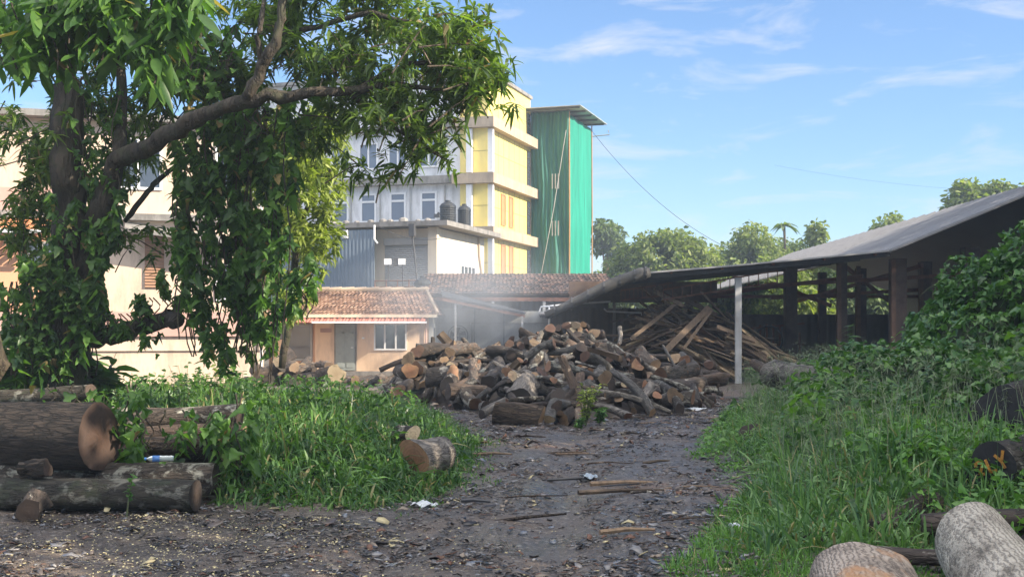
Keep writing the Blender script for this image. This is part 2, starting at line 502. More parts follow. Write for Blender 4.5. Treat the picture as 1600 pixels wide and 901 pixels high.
def creased(name, base, dark, patch, pf):
    m, t, b, o = new_mat(name)
    v = coords(t, (1, 1, .55))
    w = N_(t, 'ShaderNodeTexWave', Scale=12.0, Distortion=8.5, bands_direction='X'); w.inputs['Detail'].default_value = 4; w.inputs['Detail Scale'].default_value = 2.2; w.inputs['Detail Roughness'].default_value = .62
    t.links.new(v, w.inputs['Vector'])
    n = N_(t, 'ShaderNodeTexNoise', Scale=5.0, Detail=9.0, Roughness=.68); t.links.new(v, n.inputs['Vector'])
    n2 = N_(t, 'ShaderNodeTexNoise', Scale=2.2, Detail=6.0, Roughness=.6); t.links.new(v, n2.inputs['Vector'])
    c = ramp(t, w.outputs['Fac'], [(.02, tuple(x * .7 + y * .3 for x, y in zip(dark, base))), (.4, base), (1, tuple(x * 1.1 for x in base))])
    c = mixc(t, .8, c, ramp(t, n.outputs['Fac'], [(.34, (.3, .28, .26)), (.56, (1.05, 1.05, 1.05))]), 'MULTIPLY')
    c = mixc(t, ramp(t, n2.outputs['Fac'], [(pf, (0, 0, 0)), (pf + .08, (.85, .85, .85))]), c, patch)
    t.links.new(c, b.inputs['Base Color']); b.inputs['Roughness'].default_value = .85
    h = N_(t, 'ShaderNodeMath', operation='ADD'); t.links.new(w.outputs['Fac'], h.inputs[0]); t.links.new(n.outputs['Fac'], h.inputs[1])
    bump(t, b, h.outputs[0], .7, .015)
    return m
M['bark_pale'] = creased('pale creased bark', (.46, .41, .34), (.13, .11, .09), (.3, .27, .22), .62)
M['bark_peel'] = creased('peeling bark', (.4, .33, .27), (.09, .065, .05), (.46, .24, .11), .54)
# ---- ground material
def ground_mat():
    m, t, b, o = new_mat('yard soil')
    v = coords(t, (1, 1, 1))
    n1 = N_(t, 'ShaderNodeTexNoise', Scale=.45, Detail=7.0, Roughness=.6); t.links.new(v, n1.inputs['Vector'])
    n2 = N_(t, 'ShaderNodeTexNoise', Scale=9.0, Detail=10.0, Roughness=.75); t.links.new(v, n2.inputs['Vector'])
    vv = coords(t, (1, 1, 1), rot=(0, 0, .5))
    vo = N_(t, 'ShaderNodeTexVoronoi', Scale=34.0, feature='F1'); t.links.new(vv, vo.inputs['Vector'])
    vo2 = N_(t, 'ShaderNodeTexVoronoi', Scale=80.0, feature='F1'); t.links.new(vv, vo2.inputs['Vector'])
    soil = ramp(t, n1.outputs['Fac'], [(.35, (.06, .048, .042)), (.52, (.12, .095, .078)), (.62, (.19, .14, .105)), (.7, (.28, .14, .08))])
    c = mixc(t, .75, soil, ramp(t, n2.outputs['Fac'], [(.32, (.3, .3, .3)), (.6, (1.15, 1.15, 1.15))]), 'MULTIPLY')
    sp = N_(t, 'ShaderNodeSeparateColor'); t.links.new(vo.outputs['Color'], sp.inputs[0])
    chipf = ramp(t, sp.outputs[0], [(.55, (0, 0, 0)), (.62, (.75, .75, .75))])
    chipc = ramp(t, sp.outputs[1], [(0, (.04, .034, .033)), (.5, (.12, .1, .09)), (.85, (.2, .17, .15)), (1, (.34, .3, .25))])
    c = mixc(t, chipf, c, chipc)
    t.links.new(c, b.inputs['Base Color'])
    rr = ramp(t, n1.outputs['Fac'], [(.4, (.25, .25, .25)), (.6, (.6, .6, .6))])
    t.links.new(rr, b.inputs['Roughness'])
    h = mixc(t, .5, n2.outputs['Fac'], vo2.outputs['Distance'])
    bump(t, b, h, .9, .04)
    return m
M['ground'] = ground_mat()

# ------------------------------------------------------------------ ground sheet
def ground():
    xs = np.concatenate([-np.geomspace(1500, 16, 26), np.arange(-15, 15.01, .16), np.geomspace(16, 1500, 26)])
    ys = np.concatenate([[-300, -80, -30, -12, -4, 0, 2, 4], np.arange(5, 30, .13), np.arange(30, 60, .8), np.geomspace(61, 2500, 26)])
    X, Y = np.meshgrid(xs, ys)
    Z = ground_h(X, Y)
    nx, ny = len(xs), len(ys)
    V = np.stack([X.ravel(), Y.ravel(), Z.ravel()], 1)
    i, j = np.meshgrid(np.arange(nx - 1), np.arange(ny - 1))
    a = (j * nx + i).ravel()
    Q = np.stack([a, a + 1, a + 1 + nx, a + nx], 1)
    o = quads_obj('ground', V, Q, M['ground'])
    tag(o, 'dark brown trodden earth of the timber yard', 'ground', kind='structure')
ground()

# ================================================================== BUILDINGS
M['yellow'] = plain('yellow cladding', (.78, .63, .19), .55, .08, .6, bmp=.05, dirt=(.62, .5, .2))
M['beige'] = plain('beige render', (.42, .33, .24), .8, .15, 1.2, dirt=(.25, .2, .16))
M['white'] = plain('white paint', (.72, .72, .74), .7, .12, .7, bmp=.1, dirt=(.4, .4, .4))
M['peach_cream'] = plain('peach cream render', (.6, .47, .36), .8, .12, .8, bmp=.1, dirt=(.34, .25, .19))
M['cream'] = plain('cream paint', (.66, .57, .44), .75, .1, .8, bmp=.1, dirt=(.5, .44, .36))
M['peach'] = plain('peach paint', (.72, .52, .36), .8, .1, .9, bmp=.1, dirt=(.42, .3, .22))
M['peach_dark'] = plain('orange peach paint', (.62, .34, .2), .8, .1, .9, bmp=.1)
M['pinkish'] = plain('dusty pink paint', (.48, .3, .25), .8, .12, 1, bmp=.1)
M['concrete'] = plain('weathered concrete', (.24, .225, .21), .85, .3, 1.5, dirt=(.07, .065, .06))
M['grey_panel'] = plain('grey sheet panel', (.3, .3, .29), .6, .12, .7, bmp=.05, dirt=(.2, .19, .17))
M['dark_glass'] = emis_glass('dark glass', (.05, .06, .08))
M['blue_glass'] = emis_glass('dusty glass', (.13, .16, .22), .25)
M['tan'] = plain('tan shutter paint', (.4, .22, .1), .7, .15)
M['shutter'] = corrugated('roller shutter', (.36, .37, .38), .1, 'Z', .5, .3, (.22, .21, .2), amp=.03)
M['blue_sheet'] = corrugated('blue corrugated sheet', (.16, .21, .27), .2, 'X', .5, .2, (.12, .14, .16), amp=.05)
M['red_sheet'] = corrugated('red corrugated sheet', (.42, .16, .12), .12, 'X', .6, 0, (.25, .12, .09), amp=.03)
M['grey_sheet'] = corrugated('grey steel sheet', (.34, .33, .33), .25, 'Y', .5, .3, (.2, .18, .17), amp=.03)
M['wall_sheet'] = corrugated('brown grey wall sheet', (.17, .15, .14), .35, 'X', .6, .2, (.12, .07, .05), amp=.04)
M['black'] = plain('black plastic', (.02, .022, .026), .45, .2, 2, bmp=.05)
M['steel_dark'] = plain('dark steel', (.05, .05, .055), .6, .3, 3)
M['rust'] = plain('rusty steel', (.2, .085, .05), .8, .4, 4)
M['pole_white'] = plain('white galvanised steel', (.4, .4, .4), .5, .15, 3, dirt=(.3, .25, .2))
M['frame_white'] = plain('white window frame', (.75, .75, .76), .5, .05)
M['door_grey'] = plain('grey green door paint', (.25, .28, .27), .5, .15)
M['net'] = None
def net_mat():
    m, t, b, o = new_mat('green shade net')
    v = coords(t, (1.6, 1.6, .12))
    n = N_(t, 'ShaderNodeTexNoise', Scale=2.0, Detail=7.0, Roughness=.6); t.links.new(v, n.inputs['Vector'])
    c = ramp(t, n.outputs['Fac'], [(.3, (.01, .24, .17)), (.6, (.015, .36, .25)), (.75, (.03, .45, .33))])
    t.links.new(c, b.inputs['Base Color']); b.inputs['Roughness'].default_value = .7
    tr = t.nodes.new('ShaderNodeBsdfTranslucent'); t.links.new(c, tr.inputs['Color'])
    ms = t.nodes.new('ShaderNodeMixShader'); ms.inputs[0].default_value = .3
    t.links.new(b.outputs[0], ms.inputs[1]); t.links.new(tr.outputs[0], ms.inputs[2]); t.links.new(ms.outputs[0], o.inputs['Surface'])
    return m
def net_shaded():  # darker copy of the net: the front's shade is put into the colour
    m = net_mat(); m.name = 'front net darkened for shade'
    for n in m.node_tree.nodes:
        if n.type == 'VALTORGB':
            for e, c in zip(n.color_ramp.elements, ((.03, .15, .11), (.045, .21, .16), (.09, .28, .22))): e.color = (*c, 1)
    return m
M['net'] = net_mat(); M['net_shaded'] = net_shaded()
def tile_mat(name, c1, c2, c3):
    m, t, b, o = new_mat(name)
    v = coords(t, (1, 1, 1), rand=False)
    br = N_(t, 'ShaderNodeTexNoise', Scale=6.0, Detail=6.0, Roughness=.7); t.links.new(v, br.inputs['Vector'])
    g = t.nodes.new('ShaderNodeNewGeometry')
    a = N_(t, 'ShaderNodeMath', operation='ADD'); t.links.new(br.outputs['Fac'], a.inputs[0]); 
    mm = N_(t, 'ShaderNodeMath', operation='MULTIPLY_ADD'); mm.inputs[1].default_value = .5; mm.inputs[2].default_value = -.25
    t.links.new(g.outputs['Random Per Island'], mm.inputs[0]); t.links.new(mm.outputs[0], a.inputs[1])
    t.links.new(ramp(t, a.outputs[0], [(.25, c1), (.5, c2), (.8, c3)]), b.inputs['Base Color'])
    b.inputs['Roughness'].default_value = .85
    bump(t, b, br.outputs['Fac'], .4, .02)
    return m
M['tile'] = tile_mat('clay roof tiles', (.12, .075, .055), (.28, .16, .11), (.42, .28, .2))
M['tile_old_shaded'] = tile_mat('old clay roof tiles darkened for shade', (.045, .035, .032), (.12, .085, .07), (.22, .13, .1))  # tile colours darkened to carry the shade on the shed roof

ROT = math.atan2(-.301, .954)

def win(parent, a0, a1, b, z0, z1, fr=.07, cols=1, rows=1, glass='blue_glass', frame='frame_white', axis='a', transom=None, d=.06):
    """window on the local face y=b (axis a, facing -y) or on x=b (axis b, facing +x)"""
    w = MB(); g = MB()
    def bx(mb, u0, u1, z0_, z1_, dep0, dep1):
        if axis == 'a': mb.box(u0, u1, b - dep1, b - dep0, z0_, z1_)
        else: mb.box(b + dep0, b + dep1, u0, u1, z0_, z1_)
    bx(w, a0, a1, z0, z0 + fr, -.05, d); bx(w, a0, a1, z1 - fr, z1, -.05, d)
    bx(w, a0, a0 + fr, z0 + fr, z1 - fr, -.05, d); bx(w, a1 - fr, a1, z0 + fr, z1 - fr, -.05, d)
    for i in range(1, cols):
        c = a0 + (a1 - a0) * i / cols
        bx(w, c - fr / 2, c + fr / 2, z0 + fr, z1 - fr, -.05, d - .01)
    for i in range(1, rows):
        c = z0 + (z1 - z0) * i / rows
        bx(w, a0 + fr, a1 - fr, c - fr / 2, c + fr / 2, -.05, d - .015)
    if transom: bx(w, a0 + fr, a1 - fr, transom - fr / 2, transom + fr / 2, -.05, d - .02)
    bx(g, a0 + fr * .5, a1 - fr * .5, z0 + fr * .5, z1 - fr * .5, .003, .02)
    wo_ = w.build('window', M[frame], parent)
    g.build('pane', M[glass], wo_)
    return wo_

def tiled_slope(mb, e0, e1, r0, r1, nrow, ncol, th=.035):
    """rows of overlapping pan tiles between the eave e0-e1 and the ridge r0-r1; each tile an island"""
    e0, e1, r0, r1 = map(Vector, (e0, e1, r0, r1))
    nrm = (e1 - e0).cross(r0 - e0).normalized()
    for i in range(nrow):
        t0, t1 = i / nrow, (i + 1.12) / nrow
        a0 = e0.lerp(r0, t0); a1 = e1.lerp(r1, t0); b0 = e0.lerp(r0, min(t1, 1)); b1 = e1.lerp(r1, min(t1, 1))
        w0 = (e1 - e0).length; n = max(1, round(ncol * (a1 - a0).length / w0))
        for j in range(n):
            s0, s1 = j / n, (j + 1) / n
            sm = s0 + (s1 - s0) * .62
            jit = nrm * random.uniform(-.006, .006)
            p = [a0.lerp(a1, s0), a0.lerp(a1, sm), a0.lerp(a1, s1)]
            q = [b0.lerp(b1, s0), b0.lerp(b1, sm), b0.lerp(b1, s1)]
            lo = [p[0] + nrm * th * 1.0 + jit, p[1] + nrm * th * .75 + jit, p[2] + nrm * th * 2.0 + jit]
            hi = [q[0] + nrm * .004 + jit, q[1] + jit, q[2] + nrm * th + jit]
            ft = [v - nrm * th for v in lo]
            mb.add(lo + hi + ft, [(0, 1, 4, 3), (1, 2, 5, 4), (6, 7, 1, 0), (7, 8, 2, 1)])

# ---------------- yellow multi-storey building
def yellow_building():
    g = empty('apartment_building', 'tall building with yellow clad side, white front with windows and beige ledges', 'building', (-1.4, 70, 0), (0, 0, ROT))
    MB().box(-1.69, 0, 0, 8.6, 0, 16.0).build('wall', M['yellow'], g)['label'] = 'yellow clad wall'
    MB().box(-16, -1.693, .25, 8.6, 0, 16.6).build('wall', M['white'], g)['label'] = 'white painted front wall'
    lg = MB()
    for z in (13.75, 10.55, 7.45):
        lg = MB().box(-2.05, .5, -.45, 8.75, z - .35, z + .25)
        lg.build('ledge', M['beige'], g)
    MB().box(-16, -2.06, -.25, .247, 10.3, 10.75).build('ledge', M['concrete'], g)
    MB().box(-16, -2.06, -.15, .247, 13.5, 13.8).build('ledge', M['concrete'], g)
    MB().box(-16.1, .12, -.1, 8.7, 16.6, 16.8).build('roof', M['concrete'], g)
    MB().box(-1.9, -.02, -.05, 8.62, 16.003, 16.597).build('parapet', M['yellow'], g)
    # cladding joints
    j = MB()
    for z0, z1 in ((14.0, 16.0), (10.8, 13.4), (7.7, 10.2), (4.2, 7.1)):
        for b in np.arange(.9, 8.5, 1.05): j.box(0, .006, b - .02, b + .02, z0, z1)
        j.box(0, .007, 0, 8.6, (z0 + z1) / 2 - .02, (z0 + z1) / 2 + .02)
        for a in (-1.2,): j.box(a - .015, a + .015, -.006, 0, z0, z1)
        j.box(-1.69, 0, -.007, 0, (z0 + z1) / 2 - .02, (z0 + z1) / 2 + .02)
    j.build('cladding_joint', plain('joint', (.35, .28, .1), .8, .1), g)
    for a, b_ in ((-1.05, -.16), (.14, .14)):
        p = MB()
        for z0, z1 in ((4, 7.05), (7.75, 10.15), (10.85, 13.35)):
            p.box(a - .17, a + .17, b_ - .13, b_ + .1, z0, z1)
        p.build('downpipe', M['frame_white'], g)
    for b0, b1 in ((.45, 1.0), (2.4, 3.25), (3.95, 4.8)):
        for z0, z1 in ((8.0, 9.9), (4.7, 6.9)):
            win(g, b0, b1, 0, z0, z1, .08, glass='tan', frame='tan', axis='b')
    # stair slits beside the netting
    for z0, z1 in ((14.2, 15.6), (11.0, 13.2), (7.9, 10.0), (4.8, 6.9)):
        win(g, 7.75, 8.45, 0, z0, z1, .06, rows=5, glass='dark_glass', frame='steel_dark', axis='b')
    for a in (-9.9, -8.1, -6.2, -4.25):
        win(g, a, a + 1.05, .25, 8.15, 9.9, .12, transom=9.4, d=.08)
        win(g, a - .1, a + 1.15, .25, 11.3, 12.9, .1, cols=2, d=.08)
    for a in (-10.6, -8.7, -6.8, -4.85, -2.7):
        MB().tube([(a, .15, 7), (a, .15, 10.2)], .05, 6).build('downpipe', M['pole_white'], g)
    mb = MB(); mb.tube([(-3.0, .2, 8.5), (-3.0, -.1, 8.6), (-3.0, -.25, 8.5)], .04, 6); mb.box(-3.15, -2.85, -.4, -.1, 8.3, 8.5)
    mb.build('wall_lamp', M['steel_dark'], g)

def green_building():
    g = empty('stair_tower', 'tower wrapped in green shade netting under a tin roof, right of the yellow wall', 'tower', (-1.4, 70, 0), (0, 0, ROT))
    # front sheet and side sheet of the net: wavy cloth with thickness
    def sheet(axis, u0, u1, w, z0, z1, amp, nu, nz_, ph, name='netting'):
        us = np.linspace(u0, u1, nu); zs = np.linspace(z0, z1, nz_)
        U, Z = np.meshgrid(us, zs)
        D = amp * (np.sin(U * 9 + ph + np.sin(Z * .7)) * .4 + np.sin(U * 3.1 + Z * .45 + ph) + .8 * np.sin(Z * .9 + U * 1.7) * (1 - (Z - z0) / (z1 - z0)) + .5 * np.sin(U * 22 + Z * .3))
        U = U + .05 * np.sin(Z * 1.3 + ph)
        if axis == 'a': V = np.stack([U, w - D, Z], -1)
        else: V = np.stack([w + D, U, Z], -1)
        V = V.reshape(-1, 3)
        i, j = np.meshgrid(np.arange(nu - 1), np.arange(nz_ - 1)); a = (j * nu + i).ravel()
        Q = np.stack([a, a + 1, a + 1 + nu, a + nu], 1)
        o = quads_obj(name, V, Q, M['net_shaded'] if axis == 'a' else M['net'], g)
        s = o.modifiers.new('thick', 'SOLIDIFY'); s.thickness = .01
        return o
    sheet('a', -.05, 2.55, 8.72, 2.6, 15.75, .11, 60, 60, 0)['label'] = 'wrinkled green netting on the front'
    sheet('b', 8.72, 14.4, 2.58, 2.6, 15.5, .03, 40, 40, 2)['label'] = 'bright green netting on the side'
    MB().box(.1, 2.3, 9.0, 14.2, 0, 15.6).build('wall', M['concrete'], g)
    p = MB()
    for a, b in ((2.56, 8.66), (2.62, 14.45), (-.05, 8.68)):
        p = MB().tube([(a, b, 2), (a + .03, b, 9), (a, b, 15.7)], .045, 6); p.build('pole', M['tan'], g)
    rf = MB(); rf.box(-.5, 3.6, 7.5, 14.9, 15.82, 15.86); rf.build('roof', plain('pale tin', (.4, .4, .38), .6, .15, dirt=(.25, .2, .16)), g)
    b = MB()
    for y in (7.7, 9.2, 10.8, 12.5, 14.3): b.box(-.4, 3.5, y - .05, y + .05, 15.7, 15.817)
    b.build('roof_batten', M['steel_dark'], g)
    br = MB(); br.tube([(2.6, 14.5, 15.0), (3.8, 14.7, 15.1), (3.7, 14.7, 15.4)], .04, 6); br.build('bracket', M['pole_white'], g)
    MB().tube([(.4, 8.45, 3.5), (1.0, 8.4, 6.5), (1.6, 8.42, 9.5), (2.4, 8.5, 14.5)], .025, 5).build('rope', M['pole_white'], g)
    # openings dimly seen: pale frames set on the net's front
    for z in (11.4, 8.4):
        w = MB()
        for i in range(3): w.box(1.45 + .2 * i, 1.52 + .2 * i, 8.5, 8.53, z - .6, z + .35)
        w.build('window_bar', M['pole_white'], g)

def annex():
    g = empty('annex_building', 'white annex with flat concrete slab roof, roller shutter and blue corrugated front', 'building', (-3.7, 60, 0), (0, 0, ROT))
    MB().box(-11, 0, .0, 7.2, 0, 6.78).build('wall', M['cream'], g)
    MB().box(-11.5, .9, -1.0, 7.5, 6.82, 7.06).build('roof', M['concrete'], g)
    MB().box(-.35, .12, -.35, -.01, 3.2, 6.8).build('pillar', M['cream'], g)
    s = MB().box(-2.75, -.37, -.09, -.01, 3.2, 5.95); s.build('roller_shutter', M['shutter'], g)
    MB().box(-2.75, -.37, -.25, -.01, 5.96, 6.3).build('shutter_box', M['grey_panel'], g)
    MB().box(-11, -2.95, -.95, -.88, 2.9, 6.7).build('corrugated_panel', M['blue_sheet'], g)
    MB().box(-11, .4, -1.3, -.02, 2.95, 3.17).build('balcony_floor', M['concrete'], g)
    r = MB()
    for z in (3.55, 3.85, 4.15): r.tube([(-2.8, -1.2, z), (.2, -1.2, z)], .025, 5)
    for a in np.linspace(-2.8, .2, 6): r.tube([(a, -1.2, 3.1), (a, -1.2, 4.2)], .03, 5)
    r.build('railing', M['rust'], g)
    win(g, 3.3, 5.6, 0, 4.1, 5.15, .07, cols=4, glass='dark_glass', axis='b')
    p = MB(); p.tube([(.06, 6.1, 6.8), (.06, 6.2, 5.8), (.06, 6.9, 4.2)], .06, 6); p.build('downpipe', M['beige'], g)
    p = MB(); p.tube([(-2.85, -1.15, 6.9), (-2.85, -1.15, 6.2), (-2.75, -1.0, 6.0)], .05, 6); p.build('downpipe', M['frame_white'], g)
    p = MB(); p.box(-1.0, -.72, -1.25, -1.0, 6.3, 6.9); p.tube([(-.86, -1.1, 6.3), (-.7, -1.1, 5), (-.6, -1.1, 3.8)], .045, 6); p.build('rain_head', M['steel_dark'], g)
    MB().box(-4.6, -4.35, -1.1, -.96, 6.3, 6.7).build('junction_box', M['frame_white'], g)

def water_tank(name, x, y, z, r, h, label):
    g = empty(name, label, 'water tank', (x, y, z), None, 'black water tanks behind the annex roof' if name == 'x' else None)
    prof = [(0, 0), (r * .96, 0), (r, .04)]
    n = 7
    for i in range(n):
        z0 = .06 + (h - .12) * i / n; z1 = .06 + (h - .12) * (i + .5) / n
        prof += [(r, z0), (r * .95, z0 + .03), (r * .95, z1), (r, z1 + .03)]
    prof += [(r, h), (r * .8, h + .12), (r * .35, h + .22), (r * .3, h + .22)]
    MB().lathe(prof, 20).build('tank_body', M['black'], g)
    MB().lathe([(r * .34, h + .2), (r * .34, h + .3), (0, h + .32)], 16).build('lid', M['black'], g)

def hut():
    Y = 46
    g = empty('hut', 'low peach hut with red clay tile roof and grey door', 'hut', (-6.1, Y, 0))
    # local coordinates: x from -3 .. 3
    MB().box(-1.35, 2.95, 0, 3.6, .02, 2.35).build('wall', M['peach'], g)
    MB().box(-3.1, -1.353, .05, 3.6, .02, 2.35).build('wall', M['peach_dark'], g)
    MB().box(-3.3, 3.15, -.35, -.02, -.1, .16).build('step', M['concrete'], g)
    MB().box(2.953, 3.1, -.02, 3.6, .02, 2.4).build('side_panel', M['grey_panel'], g)
    r = MB()
    zE, zR = 2.28, 3.25
    tiled_slope(r, (-3.5, -.45, zE), (3.3, -.45, zE), (-2.0, 1.75, zR), (2.75, 1.75, zR), 12, 46)
    tiled_slope(r, (3.3, -.45, zE), (3.3, 4.0, zE), (2.75, 1.75, zR), (2.75, 1.8, zR), 9, 20)
    tiled_slope(r, (3.3, 4.0, zE), (-3.5, 4.0, zE), (2.75, 1.75, zR), (-2.0, 1.75, zR), 9, 30)
    tiled_slope(r, (-3.5, 4.0, zE), (-3.5, -.45, zE), (-2.0, 1.8, zR), (-2.0, 1.75, zR), 9, 20)
    # deck below the tiles
    r.add([(-3.45, -.4, zE - .03), (3.25, -.4, zE - .03), (3.25, 3.95, zE - .03), (-3.45, 3.95, zE - .03), (-2.0, 1.75, zR - .05), (2.72, 1.75, zR - .05)],
          [(0, 1, 5, 4), (1, 2, 5), (2, 3, 4, 5), (3, 0, 4), (3, 2, 1, 0)])
    rf = r.build('roof', M['tile'], g)
    rc = MB()
    for k in range(10):
        x0 = -2.05 + k * .485
        rc.tube([(x0, 1.75, zR + .04), (x0 + .5, 1.75, zR + .055)], [.1, .115], 8)
    rc.build('ridge_cap', M['beige'], rf)
    rc = MB(); rc.tube([(2.75, 1.75, zR + .04), (3.32, -.47, zE + .06)], .06, 8); rc.tube([(-2.0, 1.75, zR + .04), (-3.52, -.47, zE + .06)], .06, 8)
    rc.build('hip_cap', M['beige'], rf)
    MB().box(-3.5, 3.3, -.48, -.453, zE - .1, zE + .02).build('fascia', M['cream'], g)
    # awning
    aw = MB()
    n = 120
    pts0 = []; 
    for i in range(n + 1):
        x = -3.7 + 6.6 * i / n; dz = .018 * math.sin(i * math.pi * .5 * 1.0) + .01 * math.sin(i * 2.1)
        pts0.append((x, dz))
    vs = []; 
    for x, dz in pts0: vs += [(x, -1.05, 2.0 + dz), (x, -.02, 2.26 + dz), (x, -1.05, 1.985 + dz), (x, -.02, 2.245 + dz)]
    fs = []
    for i in range(n):
        a = i * 4; b = a + 4
        fs += [(a, b, b + 1, a + 1), (a + 2, a + 3, b + 3, b + 2), (a, a + 2, b + 2, b)]
    aw.add(vs, fs); aw.build('awning', M['red_sheet'], g)
    MB().box(-1.3, 2.95, -1.09, -1.055, 1.96, 2.03).build('gutter', M['frame_white'], g)
    # door
    d = empty('door', None, None); d.parent = g
    MB().box(-.62, .22, -.05, .0, .17, 1.97).build('door_frame', M['concrete'], d)
    dl = MB().box(-.56, .16, -.075, -.053, .2, 1.93)
    for x0 in (-.5, -.15):
        for z0, z1 in ((.3, .95), (1.05, 1.6)):
            dl.box(x0, x0 + .28, -.095, -.077, z0, z1)
        dl.lathe([(0, 0), (.14, 0), (.14, .02), (0, .02)], 14, (0, 0, 0)) if False else None
    dl.tube([(-.36, -.088, 1.6), (-.36, -.088, 1.63)], .13, 14)
    dl.tube([(-.01, -.088, 1.6), (-.01, -.088, 1.63)], .13, 14)
    dl.build('door_leaf', M['door_grey'], d)
    MB().tube([(.1, -.1, 1.05), (.1, -.14, 1.05), (.02, -.14, 1.05)], .015, 6).build('door_handle', M['frame_white'], d)
    win(g, .88, 2.12, 0, .95, 1.97, .06, cols=3, glass='dark_glass', d=.07)
    # curtain-like light verticals behind panes stay dark; wide shop window on the left
    w = win(g, -2.95, -1.45, .05, .55, 1.95, .08, cols=1, glass='dark_glass', frame='grey_panel', d=.07)
    MB().box(-2.9, -2.35, -.045, -.03, .6, 1.35).build('board', M['peach'], w)
    v = MB().box(-1.15, -.72, -.02, .0, 1.62, 1.78)
    for i in range(5): v.box(-1.13 + i * .085, -1.07 + i * .085, -.04, -.02, 1.64, 1.76)
    v.build('vent', M['pinkish'], g)
    MB().box(.42, .52, -.02, 0, 1.38, 1.44).build('switch', M['frame_white'], g)
    MB().tube([(2.85, -.06, .1), (2.85, -.06, 2.2)], .03, 6).build('downpipe', M['pinkish'], g)
    MB().box(3.103, 3.13, .6, .95, 1.2, 1.8).build('side_window', M['dark_glass'], g)

def side_sheds():
    # wall of grey panels
    g = empty('panel_wall', 'grey sheet panel wall between the peach hut and the timber shed', 'wall', (-.6, 50, 0))
    for i, (x0, x1) in enumerate(((-2.4, -.95), (-.92, .25), (.28, 2.2))):
        MB().box(x0, x1, 0 + .01 * i, .06 + .01 * i, .02, 2.62 - .06 * i).build('panel', M['grey_panel'], g)
    for x in (-.94, .265): MB().box(x - .03, x + .03, -.05, -.002, 0, 2.6).build('post', M['steel_dark'], g)
    MB().box(-2.4, 2.2, -.04, -.003, 1.98, 2.02).build('rail', M['concrete'], g)
    # fan unit
    a = empty('air_conditioner', 'round fan cooling unit mounted on the grey panel wall beside the hut', 'air conditioner', (-2.2, 49.75, .95))
    MB().box(-.5, .5, -.2, .2, 0, 1.05).build('casing', M['grey_panel'], a)
    f = MB(); n = 28
    f.lathe([(.4, 0), (.43, .0), (.43, .05), (.38, .05), (.38, 0)], n)
    o = f.build('fan_grille', M['steel_dark'], a); o.rotation_euler = (R(90), 0, 0); o.location = (0, -.205, .55)
    f = MB()
    for k in range(5):
        t = k * 2 * math.pi / 5
        f.add([(0.03 * math.cos(t + 1.5), .0, .03 * math.sin(t + 1.5)), (.35 * math.cos(t), -.02, .35 * math.sin(t)), (.35 * math.cos(t + .7), .03, .35 * math.sin(t + .7)), (.05 * math.cos(t + 2), .01, .05 * math.sin(t + 2))], [(0, 1, 2, 3)])
    for rr in (.12, .22, .31):
        for k in range(24):
            t0, t1 = k * math.pi / 12, (k + 1) * math.pi / 12
            f.bar((rr * math.cos(t0), -.05, rr * math.sin(t0)), (rr * math.cos(t1), -.05, rr * math.sin(t1)), .012, .012)
    o = f.build('fan_blade', M['black'], a); o.location = (0, -.22, .55)
    MB().box(-.45, .45, -.15, .2, -.06, 0).build('bracket', M['steel_dark'], a)
    # dark lean-to roof from the hut
    g = empty('lean_to_roof', 'dark sagging sheet roof sloping down from the hut towards the grey wall', 'roof', (-2.7, 47.6, 0))
    s = MB()
    def sl(x): return 3.1 - .27 * (x + .0)
    s.add([(0, -.4, 3.05), (3.2, -.2, 2.38), (3.3, 3.6, 2.5), (-.3, 3.6, 3.4), (0, -.4, 3.0), (3.2, -.2, 2.33), (3.3, 3.6, 2.45), (-.3, 3.6, 3.35)],
          [(0, 1, 2, 3), (7, 6, 5, 4), (0, 4, 5, 1), (1, 5, 6, 2), (2, 6, 7, 3), (3, 7, 4, 0)])
    s.build('sheet', M['steel_dark'], g)
    b = MB().bar((0, -.35, 2.9), (3.2, -.15, 2.25), .06, .1); b.build('rafter', M['rust'], g)
    for x, z in ((.5, 2.8), (3.1, 2.25)): MB().box(x - .04, x + .04, -.3, -.22, 0, z).build('post', M['pole_white'], g)
    # long tiled shed
    g = empty('tiled_shed', 'long low shed with old tile roof darkened for shade in front of the green tower', 'shed', (.2, 52, 0))
    r = MB()
    tiled_slope(r, (-4.1, -1.0, 3.25), (4.35, -1.0, 3.25), (-4.1, 1.9, 4.22), (3.95, 1.9, 4.22), 10, 50)
    tiled_slope(r, (4.35, 4.8, 3.25), (-4.1, 4.8, 3.25), (3.95, 1.9, 4.22), (-4.1, 1.9, 4.22), 8, 34)
    r.add([(-4.1, -1, 3.2), (4.35, -1, 3.2), (4.35, 4.8, 3.2), (-4.1, 4.8, 3.2), (-4.1, 1.9, 4.18), (3.95, 1.9, 4.18)], [(0, 1, 5, 4), (2, 3, 4, 5), (3, 0, 4), (1, 2, 5), (0, 3, 2, 1)])
    r.build('roof', M['tile_old_shaded'], g)
    MB().bar((-3.4, -.9, 3.03), (4.2, -.9, 3.0), .1, .16).build('beam', M['rust'], g)
    MB().box(-4.0, 4.2, 3.5, 3.62, 0, 3.15).build('wall', M['wall_sheet'], g)
    for x in (-3.9, -1.0, 1.15, 4.1): MB().box(x - .06, x + .06, -.92, -.8, 0, 3.0).build('post', M['pole_white'], g)
    # white pipe rail
    g = empty('pipe_frame', 'bent white pipe frame standing at the left end of the timber shed', 'pipe', (1.2, 42, 0))
    MB().tube([(-.25, 0, 2.35), (-.2, 0, 2.5), (.3, 0, 2.55), (1.1, 0, 2.62), (2.2, 0, 2.68)], .03, 8).build('rail', M['frame_white'], g)
    MB().tube([(.08, 0, 0), (.08, 0, 2.5)], .035, 8).build('post', M['frame_white'], g)
    MB().tube([(2.0, .3, 2.45), (2.1, .3, 2.35), (3.3, .3, 2.3), (3.3, .3, 2.1)], .028, 8).build('rail', M['frame_white'], g)

